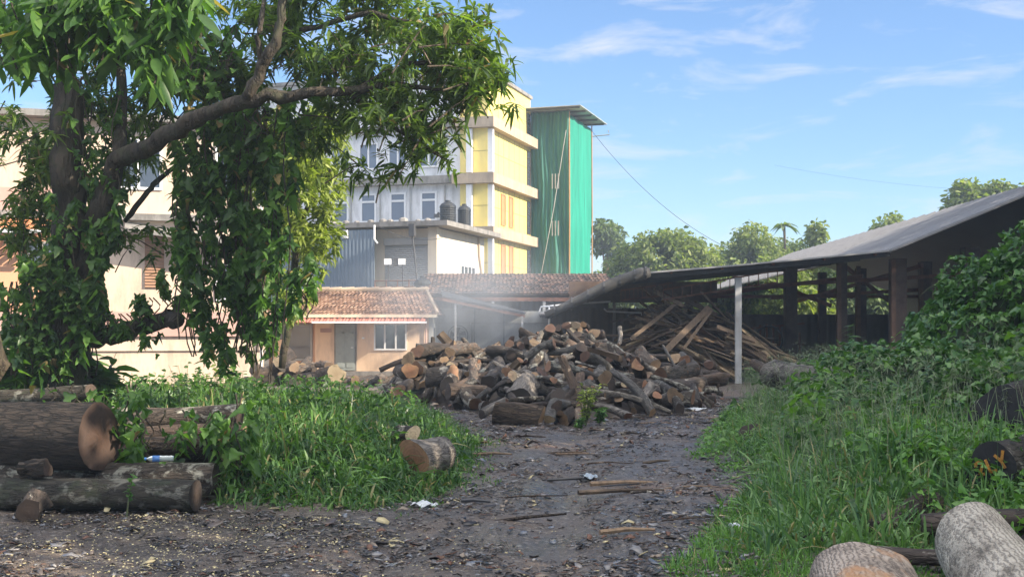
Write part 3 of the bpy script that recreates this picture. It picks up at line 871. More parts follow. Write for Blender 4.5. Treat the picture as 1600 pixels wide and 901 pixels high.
def pink_building():
    # faces the sun: local x along the front, y inwards
    rz = R(17)
    g = empty('pink_building', 'two storey cream and pink building behind the vine hung tree', 'building', (-11.2, 37.5, 0), (0, 0, rz))
    MB().box(-12, 3.6, 0, 9, 1.05, 8.05).build('wall', M['peach_cream'], g)
    MB().box(-12, 3.5, .08, 9, 0, 1.047).build('wall', M['peach_cream'], g)
    MB().box(-12, 3.7, -.12, -.003, 1.5, 2.25).build('band', M['pinkish'], g)
    MB().box(-12, 3.75, -.25, -.003, 5.05, 5.25).build('ledge', M['concrete'], g)
    MB().box(-12, -2.4, -.05, -.003, 5.26, 5.95).build('band', M['pinkish'], g)
    MB().box(-12.3, 3.95, -.5, 9.2, 8.053, 8.25).build('roof', M['concrete'], g)
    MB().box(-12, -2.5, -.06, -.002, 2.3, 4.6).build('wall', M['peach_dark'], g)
    # terracotta awning on the left
    a = MB()
    tiled_slope(a, (-12, -1.25, 4.6), (-2.3, -1.25, 4.6), (-12, -.05, 5.04), (-2.3, -.05, 5.04), 4, 34)
    a.build('awning', plain('terracotta sheet', (.6, .26, .12), .8, .15, 2), g)
    MB().box(-12, -2.25, -1.34, -1.26, 4.5, 4.6).build('gutter', M['frame_white'], g)
    win(g, -3.5, -2.65, -.06, 3.2, 4.35, .07, cols=2, glass='dark_glass', frame='grey_panel')
    win(g, -8.0, -6.4, -.06, 2.9, 4.2, .07, cols=3, glass='dark_glass', frame='grey_panel')
    # slanting concrete awning on the right
    b = MB(); b.add([(-.7, -1.0, 4.75), (2.9, -1.0, 4.3), (2.9, 0, 4.55), (-.7, 0, 5.0), (-.7, -1.0, 4.65), (2.9, -1.0, 4.2), (2.9, 0, 4.45), (-.7, 0, 4.9)],
                    [(0, 1, 2, 3), (7, 6, 5, 4), (0, 4, 5, 1), (1, 5, 6, 2), (3, 2, 6, 7), (0, 3, 7, 4)])
    b.build('awning', M['concrete'], g)['label'] = 'slanting concrete awning'
    s = MB().box(-.12, .45, -.07, -.004, 3.0, 4.6); s.build('louvred_shutter', corrugated('brown louvres', (.36, .2, .12), .09, 'Z', .6, 0, (.25, .14, .09), amp=.03), g)
    win(g, 2.0, 3.2, 0, 2.6, 3.8, .08, cols=2, glass='dark_glass')
    win(g, -1.0, .4, 0, 6.0, 7.6, .08, cols=2, glass='dark_glass')
    win(g, 2.0, 3.4, 0, 6.0, 7.6, .08, cols=2, glass='dark_glass')
    win(g, -6.6, -5.0, 0, 6.2, 7.8, .08, cols=2, glass='dark_glass')
    MB().tube([(-2.4, -.12, 0), (-2.4, -.12, 4.5)], .05, 6).build('downpipe', M['frame_white'], g)
    MB().tube([(3.4, -.1, 0), (3.4, -.1, 8)], .05, 6).build('downpipe', M['frame_white'], g)
    # second building with the red roof far left
    h = empty('house', 'house with a red roof corner and roof aerial at the far left', 'house', (-19.6, 44, 0), (0, 0, rz))
    MB().box(-8, 0, 0, 8, 0, 10.2).build('wall', M['peach_cream'], h)
    r = MB(); tiled_slope(r, (-8.6, -.8, 10.1), (.7, -.8, 10.1), (-8.6, 4, 11.8), (-2, 4, 11.8), 6, 24); r.build('roof', M['tile'], h)
    ar = MB().tube([(.1, -.4, 10), (.1, -.4, 12.4)], .04, 5)
    for z in (11.9, 12.2): ar.tube([(-.9, -.4, z), (1.5, -.4, z - .05)], .02, 5)
    ar.build('aerial', M['steel_dark'], h)

yellow_building(); green_building(); annex(); hut(); side_sheds(); pink_building()
water_tank('water_tank', -3.25, 61.6, 7.06, .42, .95, 'ribbed black water tank on the annex roof, the wider of the two there')
water_tank('water_tank', -2.45, 62.4, 7.06, .34, .85, 'narrow ribbed black water tank on the annex roof next to the yellow wall')
water_tank('water_tank', -3.85, 52.4, 3.0, .38, .75, 'black water tank standing behind the right end of the hut roof')
# stacked rubble on the slab edge
g = None
for i in range(9):
    x = -9.0 + i * .62 + random.uniform(-.15, .15); s = random.uniform(.12, .24)
    mb = MB()
    c, u = (x + .0, 59.6 + .3 * (-3.7 - x) * 1.0, 7.07), s
    mb.lathe([(0, 0), (u * 1.1, 0), (u, u * .7), (u * .5, u), (0, u)], 7)
    o = mb.build('rubble_stone', M['concrete']); o.location = (c[0], c[1], c[2]); o.rotation_euler.z = i
    tag(o, 'lump of rubble lying on the edge of the annex slab roof', 'rubble', 'rubble lumps along the annex roof edge')
# lamp plates on poles in front of the shutter
g = empty('pole_lights', 'pair of small white plates on thin poles before the roller shutter', 'floodlight', P(618, 450, 57))
for s in (-1, 1):
    MB().tube([(s * .33, 0, -3), (s * .33, 0, 1.25)], .025, 5).build('pole', M['steel_dark'], g)
    MB().box(s * .33 - .2, s * .33 + .14, -.05, 0, 1.1, 1.38).build('lamp', M['frame_white'], g)
MB().box(-.09, .12, -.02, .05, 1.05, 1.42).build('control_box', M['steel_dark'], g)

# ---------------- timber shed
def timber_shed():
    g = empty('timber_shed', 'large open dark timber shed with grey sheet roof and brick pillars', 'shed', (0, 38, 0))
    px = [(855, 489), (880, 478), (905, 467), (930, 454), (955, 442), (980, 432), (1012, 424.5), (1140, 414), (1270, 402), (1395, 390)]
    prof = [((x - 800) / 50.0, EYE + (520 - y) / 50.0) for x, y in px]
    D = 18
    s = MB(); vs = []; th = .05
    for x, z in prof: vs += [(x, 0, z), (x, D, z + .25), (x, 0, z - th), (x, D, z + .25 - th)]
    fs = []
    for i in range(len(prof) - 1):
        a = i * 4; b = a + 4
        fs += [(a, b, b + 1, a + 1), (a + 2, a + 3, b + 3, b + 2), (a, a + 2, b + 2, b), (a + 1, b + 1, b + 3, a + 3)]
    fs += [(0, 1, 3, 2)]
    s.add(vs, fs)
    s.build('roof', M['grey_sheet'], g)['label'] = 'sagging low side roof'
    # main gable roof
    ex, ez, rx, rz_, wx = 11.9, 4.2, 18.0, 6.72, 24.5
    m = MB()
    for (x0, z0, x1, z1) in ((ex - .1, ez - .04, rx, rz_), (wx, ez, rx, rz_)):
        m.add([(x0, 0, z0), (x1, 0, z1), (x1, 40, z1), (x0, 40, z0), (x0, 0, z0 - th), (x1, 0, z1 - th), (x1, 40, z1 - th), (x0, 40, z0 - th)],
              [(0, 1, 2, 3), (7, 6, 5, 4), (0, 4, 5, 1), (1, 5, 6, 2), (2, 6, 7, 3), (3, 7, 4, 0)])
    m.build('roof', plain('grey roof sheet', (.17, .165, .165), .5, .2, .8, dirt=(.2, .17, .15), stretch=(1, .3, 1)), g)['label'] = 'high gabled main roof'
    rb = MB()
    for i, y in enumerate(list(np.arange(.15, 12, .55)) + list(np.arange(12.4, 40, 1.3))):
        rb.bar((ex - .05, y, ez + .0), (rx, y, rz_ + .02), .09 if i > 5 else .13, .07)
    rb.build('roof_rib', plain('rib sheet', (.26, .26, .28), .5, .15), g)
    # right side wall added to keep light out of the shed
    MB().box(wx - .2, wx - .14, 0, 40, 0, ez - .05).build('added_side_wall', M['wall_sheet'], g)
    # rolled tarpaulin along the left edge
    t = MB(); pts = [((x - 800) / 50.0, -.12, EYE + (520 - y) / 50.0 + .0) for x, y in ((1015, 425), (1000, 428), (980, 434), (955, 444), (930, 456), (905, 469), (880, 480), (852, 492))]
    t.tube(pts, [.14, .19, .17, .19, .17, .15, .13, .1], 10, lump=.25)
    t.build('rolled_tarpaulin', plain('dark tarpaulin', (.07, .065, .06), .7, .35, 6, bmp=.8), g, True)
    for k in range(7):
        p = Vector(pts[k]).lerp(Vector(pts[k + 1]), .5)
        MB().tube([p + Vector((-.02, 0, -.0)), p + Vector((.03, 0, .0))], .21, 10).build('tie', M['steel_dark'], g)
    # purlins and rafters under the low roof
    def zr(x): return float(np.interp(x, [p[0] for p in prof], [p[1] for p in prof]))
    for y in (.3, 3.6, 7, 10.5, 13.6):
        rf = MB()
        for i in range(len(prof) - 1):
            (x0, z0), (x1, z1) = prof[i], prof[i + 1]
            rf.bar((x0, y, z0 - .13 + y * .018), (x1, y, z1 - .13 + y * .018), .08, .14)
        rf.build('rafter', M['steel_dark'], g)
    for x in (2.2, 3.6, 5.0, 6.6, 8.2, 9.8, 11.4):
        MB().bar((x, .1, zr(x) - .09), (x, 13.8, zr(x) + .16), .06, .06).build('purlin', M['rust'], g)
    # lattice truss
    for (xa, za, xb, zb, y) in ((3.6, 3.0, 5.3, 3.25, 2.2), (4.9, 3.0, 8.6, 3.62, 1.4)):
        tr = MB(); tr.bar((xa, y, za), (xb, y, zb), .05, .06, up=(0, 1, 0)); tr.bar((xa, y, za - .32), (xb, y, zb - .38), .05, .06, up=(0, 1, 0))
        n = 12
        for i in range(n + 1):
            f = i / n; x = xa + (xb - xa) * f
            tr.bar((x, y, za + (zb - za) * f), (x, y, za - .32 + (zb - .38 - za + .32) * f), .025, .025)
        tr.build('truss', M['rust'], g)
    # brick pillars
    M['pillar'] = plain('dark mottled brick pillar', (.12, .085, .07), .9, .4, 2, bmp=.6, dirt=(.05, .045, .045))  # dark brick colour with random darker patches
    for pxl, Y, w, h in ((1237, 44, .42, 4.0), (1317, 41.5, .3, 4.0), (1406, 40, .46, 4.05), (1347, 47, .35, 4.1), (1286, 50, .3, 4.1), (1448, 46, .4, 4.3), (1520, 41, .5, 4.5)):
        x = (pxl - 800) * Y / F
        MB().box(x - w / 2, x + w / 2, Y - 38, Y - 38 + w, -.05, h).build('pillar', M['pillar'], g)
    for pxl, Y, h in ((1311.5, 40.8, 3.9), (1396.5, 39.5, 4.0), (1342, 45.5, 4.1), (1440, 45, 4.2)):
        x = (pxl - 800) * Y / F
        MB().box(x - .07, x + .07, Y - 38, Y - 38 + .14, -.05, h).build('timber_post', plain('orange brown post', (.15, .085, .055), .8, .3, 4), g)
    # cross beams between pillars
    bm = MB()
    for (x0, y0, z0, x1, y1, z1) in ((7.6, 7, 3.05, 12, 3.6, 3.55), (9, 6, 3.3, 17, 6, 3.75), (10, 9, 2.95, 20, 9, 3.5), (8.2, 12, 3.1, 18, 12, 3.1), (11.5, 4, 3.9, 15.5, 12, 2.9), (14, 3.5, 3.9, 12, 14, 2.9), (9.5, 6.2, 3.4, 11.7, 6.6, 2.6), (16, 8, 3.2, 20, 10, 3.9)):
        bm = MB().bar((x0, y0, z0), (x1, y1, z1), .1, .13); bm.build('beam', M['rust'], g)
    # back walls
    MB().box(2.2, 6.6, 13.2, 13.26, 0, 2.65).build('back_wall', M['wall_sheet'], g)
    MB().box(2.4, 8.6, 13.0, 13.05, 2.88, 3.75).build('upper_boarding', plain('brown boarding', (.12, .075, .05), .9, .3, 3), g)
    MB().box(9.2, 22.5, 17.5, 17.56, 0, 2.45).build('back_wall', M['wall_sheet'], g)
    MB().box(9.2, 12.4, 13.6, 13.66, 0, 2.3).build('back_wall', M['wall_sheet'], g)
    MB().box(18.2, 23.5, 8, 8.06, 0, 3.4).build('back_wall', M['wall_sheet'], g)
    return g
timber_shed()
# white post in front
g = empty('steel_post', 'slender white steel post holding up the front edge of the shed roof', 'post', (7.18, 38.6, 0))
MB().box(-.1, .1, -.07, .07, -.05, 3.36).build('shaft', M['pole_white'], g)
MB().box(-.16, .16, -.12, .12, 3.362, 3.4).build('cap', M['rust'], g)
# a machine silhouette with wheel inside the shed
g = empty('saw_bench', 'rusty log saw bench frame with hooped guard inside the shed', 'machine', (9.5, 44.5, 0))
mb = MB()
for k in range(9):
    x = -.9 + k * .24; mb.box(x - .035, x + .035, -.03, .03, .75, 1.75 + .18 * math.sin(k * .5))
mb.bar((-1, 0, 1.1), (1.2, 0, 1.2), .06, .06); mb.bar((-1, 0, 1.75), (1.2, 0, 1.95), .06, .06)
mb.build('guard', M['rust'], g)
MB().box(-1.1, 1.3, -.4, .4, .68, .76).build('table', M['steel_dark'], g)
for x, y in ((-1, -.35), (-1, .35), (1.2, -.35), (1.2, .35)): MB().box(x - .05, x + .05, y - .05, y + .05, 0, .68).build('leg', M['steel_dark'], g)
mb = MB()
for k in range(24):
    t0, t1 = k * math.pi / 12, (k + 1) * math.pi / 12
    mb.bar((.5 * math.cos(t0), 0, .5 * math.sin(t0)), (.5 * math.cos(t1), 0, .5 * math.sin(t1)), .05, .05, up=(0, 1, 0))
for k in range(4): mb.bar((0, 0, 0), (.5 * math.cos(k * 1.57), 0, .5 * math.sin(k * 1.57)), .03, .03, up=(0, 1, 0))
o = mb.build('wheel', M['steel_dark'], g); o.location = (-.2, -.45, 1.35)

# ---------------- cables
def cable(a, b, sag, label, r=.018):
    a = Vector(a); b = Vector(b); pts = []
    for i in range(25):
        t = i / 24; p = a.lerp(b, t); p.z -= sag * 4 * t * (1 - t); pts.append(p)
    tag(MB().tube(pts, r, 5).build('power_cable', M['steel_dark']), label, 'cable')
cable(P(925, 205, 80), P(1160, 398, 70), 1.0, 'thin cable running down from the green tower roof to the trees', .015)
cable(P(1210, 258, 60), P(1620, 300, 60), .3, 'faint thin cable high in the sky above the shed roof', .004)
cable(P(-40, 112, 40), P(90, 126, 38), .1, 'thin wire from the red roofed house at the far left', .015)
cable(P(590, 352, 56.5), P(690, 372, 55), .3, 'drooping wire under the edge of the annex roof slab', .012)

# ================================================================== LOGS
def log_obj(a, b, r, barkm, cutm, label, cat='log', group=None, name='log', n=16, lump=.12, taper=.92, ecc=.12, split=0, tilt=.15, bend=.03, ends=(True, True), knots=0):
    """a log lying between points a and b; local z along the log. split: 0 whole, else fraction of the circle kept"""
    a = Vector(a); b = Vector(b); d = b - a; Ln = d.length
    q = d.to_track_quat('Z', 'Y') @ Quaternion((0, 0, 1), random.uniform(0, 6.28))
    root = empty(name, label, cat, (a + b) / 2, q, group)
    k = [random.uniform(0, 6.28) for _ in range(6)]
    seg = max(4, int(Ln / .14)); seg = min(seg, 26)
    amax = 2 * math.pi * (split or 1)
    m = n if not split else max(6, int(n * split)) + 1
    kn = [(random.uniform(0, 6.28), random.uniform(.15, .85), random.uniform(.2, .4)) for _ in range(knots)]
    def rad(t, f):
        rr = r * (1 + (taper - 1) * f)
        rr *= 1 + ecc * math.cos(2 * t + k[0]) + lump * .5 * math.sin(3 * t + k[1] + f * 2.5) + lump * .45 * math.sin(5 * t + k[2] - f * 4) * math.sin(f * 7 + k[3]) + lump * .25 * random.uniform(-1, 1)
        for tk, fk, am in kn:
            dt = (t - tk + math.pi) % (2 * math.pi) - math.pi
            rr += r * am * math.exp(-(dt / .35) ** 2 - ((f - fk) * Ln / (r * .8)) ** 2)
        return rr
    V = []; Fc = []
    bx, by = random.uniform(-bend, bend) * Ln, random.uniform(-bend, bend) * Ln
    tl = [(random.uniform(-tilt, tilt), random.uniform(-tilt, tilt)) for _ in range(2)]
    rings = []
    for i in range(seg + 1):
        f = i / seg
        cx = bx * math.sin(f * math.pi); cy = by * math.sin(f * math.pi); row = []
        for j in range(m):
            t = amax * j / (m if not split else (m - 1))
            rr = rad(t, f)
            x, y = cx + rr * math.cos(t), cy + rr * math.sin(t)
            z = (f - .5) * Ln
            if i == 0: z += x * tl[0][0] + y * tl[0][1]
            if i == seg: z += x * tl[1][0] + y * tl[1][1]
            row.append((x, y, z))
        if split: row.append((cx, cy, row[0][2]))
        rings.append(row)
    mm = len(rings[0])
    for row in rings: V += row
    fsp = []
    for i in range(seg):
        for j in range(mm):
            f_ = [i * mm + j, i * mm + (j + 1) % mm, (i + 1) * mm + (j + 1) % mm, (i + 1) * mm + j]
            if split and j >= mm - 2: fsp.append(f_)
            else: Fc.append(f_)
    mb = MB(); mb.add(V, Fc); mb.build('bark', M[barkm], root, True)
    if split:
        mb = MB(); mb.add(V, fsp); mb.build('split_face', M['split'], root)
    for e, on in ((0, ends[0]), (seg, ends[1])):
        if not on: continue
        row = [Vector(v) for v in rings[e]]
        c = sum(row, Vector()) / len(row)
        if split: c = Vector((0, 0, c.z)) if False else c
        s = 1 if e else -1
        mb = MB(); vs = []; fs = []
        for q_, sc_ in enumerate((1.0, .8, .45)):
            for v in row:
                w = c + (v - c) * sc_
                if q_: w.z += s * random.uniform(0, .004)
                else: w.z += s * .001
                vs.append(w)
        vs.append(c + Vector((0, 0, s * .004)))
        for q_ in range(2):
            for j in range(mm):
                f_ = [q_ * mm + j, q_ * mm + (j + 1) % mm, (q_ + 1) * mm + (j + 1) % mm, (q_ + 1) * mm + j]
                fs.append(f_ if s > 0 else f_[::-1])
        for j in range(mm):
            f_ = [2 * mm + j, 2 * mm + (j + 1) % mm, 3 * mm]
            fs.append(f_ if s > 0 else f_[::-1])
        mb.add(vs, fs); mb.build('cut_end', M[cutm], root)
    return root

def plog(x0, y0, Y0, x1, y1, Y1, r, bm, cm, label, **kw):
    return log_obj(P(x0, y0, Y0), P(x1, y1, Y1), r, bm, cm, label, **kw)

# ---- left foreground logs
plog(-240, 668, 12.35, 156, 683, 11.35, .325, 'bark_old', 'cut_weathered', 'huge furrowed dark log with reddish cut end lying on the mossy logs at left', n=40, lump=.06, ecc=.05, taper=.98, tilt=.03, bend=.01)
plog(-260, 768, 11.1, 306, 774, 10.75, .145, 'bark_moss', 'cut_dark', 'long mossy log with grey cut end along the yard edge, under the huge log', n=24, lump=.08, ecc=.04, taper=1.0, tilt=.03, bend=.006)
plog(-180, 752, 11.6, 338, 748, 11.5, .165, 'bark_lichen', 'cut_dark', 'lichen spotted log just behind the grey ended mossy log', n=24, lump=.08, ecc=.05, tilt=.04, bend=.006)
plog(140, 712, 12.4, 350, 700, 12.1, .14, 'bark_brown', 'cut_pale', 'short brown log behind the plastic bottle', n=20)
plog(120, 655, 13.0, 375, 648, 12.9, .15, 'bark_lichen', 'cut_dark', 'white patched log lying highest in the row behind the bottle', n=20, lump=.08)
plog(150, 690, 12.8, 385, 680, 12.6, .13, 'bark_brown', 'cut_pale', 'reddish brown log between the white patched log and the bottle', n=20)
plog(-120, 622, 13.8, 142, 612, 13.4, .11, 'bark_moss', 'cut_dark', 'thin mossy log lying on top behind the huge log', n=18)
plog(55, 785, 10.45, 44, 800, 10.25, .13, 'bark_dark', 'cut_dark', 'dark wedge shaped chock propped against the long mossy log', name='wood_chock', cat='chock', n=7, lump=.3)
plog(36, 735, 10.95, 74, 731, 10.9, .085, 'bark_old', 'cut_dark', 'small round burl of wood wedged under the huge log', name='wood_burl', cat='wood', n=16, lump=.35)

# ---- logs in the left grass
plog(610, 672, 14.6, 645, 678, 13.6, .095, 'bark_dark', 'cut_cream', 'small log with bright cream end poking from the left grass above the stump', n=20, ecc=.18, tilt=.1)
plog(646, 716, 13.0, 690, 706, 13.8, .19, 'bark_grey', 'cut_orange', 'thick stump block with brown cut side lying in the left grass', name='stump', cat='stump', n=24, lump=.1, tilt=.25)

# ---- foreground right logs
log_obj((2.5, 5.2, -.02), (3.02, 8.0, .25), .285, 'bark_pale', 'cut_dark', 'pale crease barked log end in the bottom right corner', n=56, lump=.025, ecc=.05, taper=.84, tilt=.08, bend=.008)
log_obj((1.68, 5.0, .02), (2.08, 7.2, .13), .3, 'bark_peel', 'cut_orange', 'weathered peeling log with orange bare wood at the bottom edge', n=56, lump=.04, ecc=.12, tilt=.2, bend=.01)
log_obj((2.3, 8.3, .1), (4.6, 8.0, .12), .06, 'bark_dark', 'cut_dark', 'thin black pole lying behind the pale crease barked log', n=14)
log_obj((3.0, 8.9, .18), (4.4, 8.5, .25), .1, 'bark_dark', 'cut_dark', 'dark log lying right behind the pale crease barked log', n=16)
log_obj((3.25, 6.6, .16), (3.5, 8.1, .22), .11, 'bark_old', 'cut_dark', 'grey log at the right edge beside the pale crease barked log', n=16)
plog(1300, 842, 9.3, 1270, 848, 8.9, .085, 'bark_dark', 'cut_dark', 'dark log stub hidden in grass above the weathered log', n=16)
plog(1450, 788, 9.6, 1360, 838, 9.1, .14, 'bark_dark', 'cut_dark', 'long dark log slanting through the grass left of the painted log', n=16)
# painted log
PL = plog(1640, 700, 10.6, 1552, 727, 9.6, .2, 'bark_dark', 'cut_black', 'black ended log with orange paint marks among the creepers at right', n=30, lump=.05, ecc=.04, tilt=.05)
plog(1590, 745, 10.4, 1512, 762, 9.75, .15, 'bark_dark', 'cut_black', 'plain black ended log below and left of the painted one', n=26, lump=.05)
# paint marks: strokes lying on the cut end
def paint_marks():
    a, b = P(1640, 700, 10.6), P(1552, 727, 9.6)
    d = (b - a).normalized()
    side = d.cross(Vector((0, 0, 1))).normalized() * -1
    if side.x < 0: side = -side
    up = side.cross(d); up = up if up.z > 0 else -up
    ang = R(22)
    ux = side * math.cos(ang) + up * math.sin(ang); uy = -side * math.sin(ang) + up * math.cos(ang)
    c = b + d * .016
    glyphs = [  # strokes in glyph space (x right, y up)
        [(-.13, .03), (-.115, .06), (-.085, .06), (-.075, .03), (-.12, -.035), (-.07, -.04)],
        [(-.035, .065), (-.035, -.04), (.02, -.04)],
        [(.045, .075), (.08, .01), (.12, .085)], [(.08, .01), (.085, -.045)],
    ]
    mb = MB()
    for gph in glyphs:
        for p, q in zip(gph[:-1], gph[1:]):
            mb.bar(c + ux * p[0] + uy * p[1], c + ux * q[0] + uy * q[1], .004, .022, up=tuple(uy))
            mb.bar(c + ux * p[0] + uy * p[1] + d * .001, c + ux * (q[0] * 1.03) + uy * (q[1] * 1.03) + d * .001, .022, .004, up=tuple(d))
    o = mb.build('painted_mark', plain('orange paint', (.42, .19, .03), .8, .6, 40))
    o.parent = PL; o.matrix_parent_inverse = (Matrix.Translation(PL.location) @ PL.rotation_quaternion.to_matrix().to_4x4()).inverted()
paint_marks()
plog(1640, 640, 12.0, 1560, 652, 11.2, .32, 'bark_dark', 'cut_black', 'big dark log half buried under the creeper mound at the right edge', n=26)

# ---- mid right logs
plog(1203, 582, 19.4, 1312, 598, 17.8, .21, 'bark_silver', 'cut_orange', 'thick grey log with knotty end at the far edge of the right grass', n=22, lump=.15, knots=3)
plog(1196, 578, 20.4, 1178, 566, 20.8, .09, 'bark_brown', 'cut_cream', 'short pale offcut leaning on the knotty grey log', n=12, split=.5)
plog(1325, 590, 19, 1405, 586, 19.5, .17, 'bark_brown', 'cut_orange', 'mossy brown log in the grass right of the knotty grey log', n=18, knots=1)
plog(1172, 676, 16.0, 1192, 684, 17.0, .14, 'bark_grey', 'cut_dark', 'round grey log end in the low weeds at the right of the track', n=20)

# ================================================================== THE BIG LOG HEAP
HX = [-3.2, -2.84, -2.5, -1.58, -.95, 0, .8, 1.1, 2.05, 2.84, 3.6, 4.1, 4.7, 5.4, 6.0]
HZ = [0, .35, 1.0, 1.2, .95, 1.15, 1.4, 1.5, 1.25, .85, .7, .7, .5, .3, 0]
FX = [-3.2, -2.8, -1.6, -.5, 0, 1.2, 2, 3, 4, 5.4, 6]
FY = [28.5, 27.5, 26.2, 23.5, 21.6, 21.3, 22.5, 24, 25.5, 31, 33]
def heap(x, y):
    yf = np.interp(x, FX, FY)
    c = np.interp(x * 1.0, HX, HZ)
    t = np.clip((y - yf) / np.maximum(30 - yf, 2.5), 0, 1)
    back = 1 - smooth((y - 31.5) / 3)
    return c * (t ** .75) * back
def pal(w):
    opts = [(('bark_dark', 'cut_dark'), 'dark'), (('bark_dark', 'cut_red'), 'dark reddish ended'), (('bark_brown', 'cut_orange'), 'brown'), (('bark_brown', 'cut_pale'), 'brown pale ended'),
            (('bark_grey', 'cut_dark'), 'grey'), (('bark_grey', 'cut_pale'), 'grey pale ended'), (('bark_silver', 'cut_red'), 'silvery'), (('bark_lichen', 'cut_orange'), 'lichen spotted'), (('bark_weather', 'cut_pale'), 'bare weathered')]
    return random.choices(opts, w)[0]
# core rubble under the logs
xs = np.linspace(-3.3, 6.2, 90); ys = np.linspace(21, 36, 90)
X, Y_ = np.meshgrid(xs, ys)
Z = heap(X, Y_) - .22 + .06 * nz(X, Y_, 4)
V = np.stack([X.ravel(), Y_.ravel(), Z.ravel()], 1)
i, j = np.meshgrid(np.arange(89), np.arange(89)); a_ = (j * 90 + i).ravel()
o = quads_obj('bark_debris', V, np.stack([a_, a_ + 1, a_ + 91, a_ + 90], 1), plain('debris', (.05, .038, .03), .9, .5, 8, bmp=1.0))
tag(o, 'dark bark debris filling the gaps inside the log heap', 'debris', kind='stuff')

GH = 'logs thrown together in the big heap'
used = {}
def uniq(label):
    return label
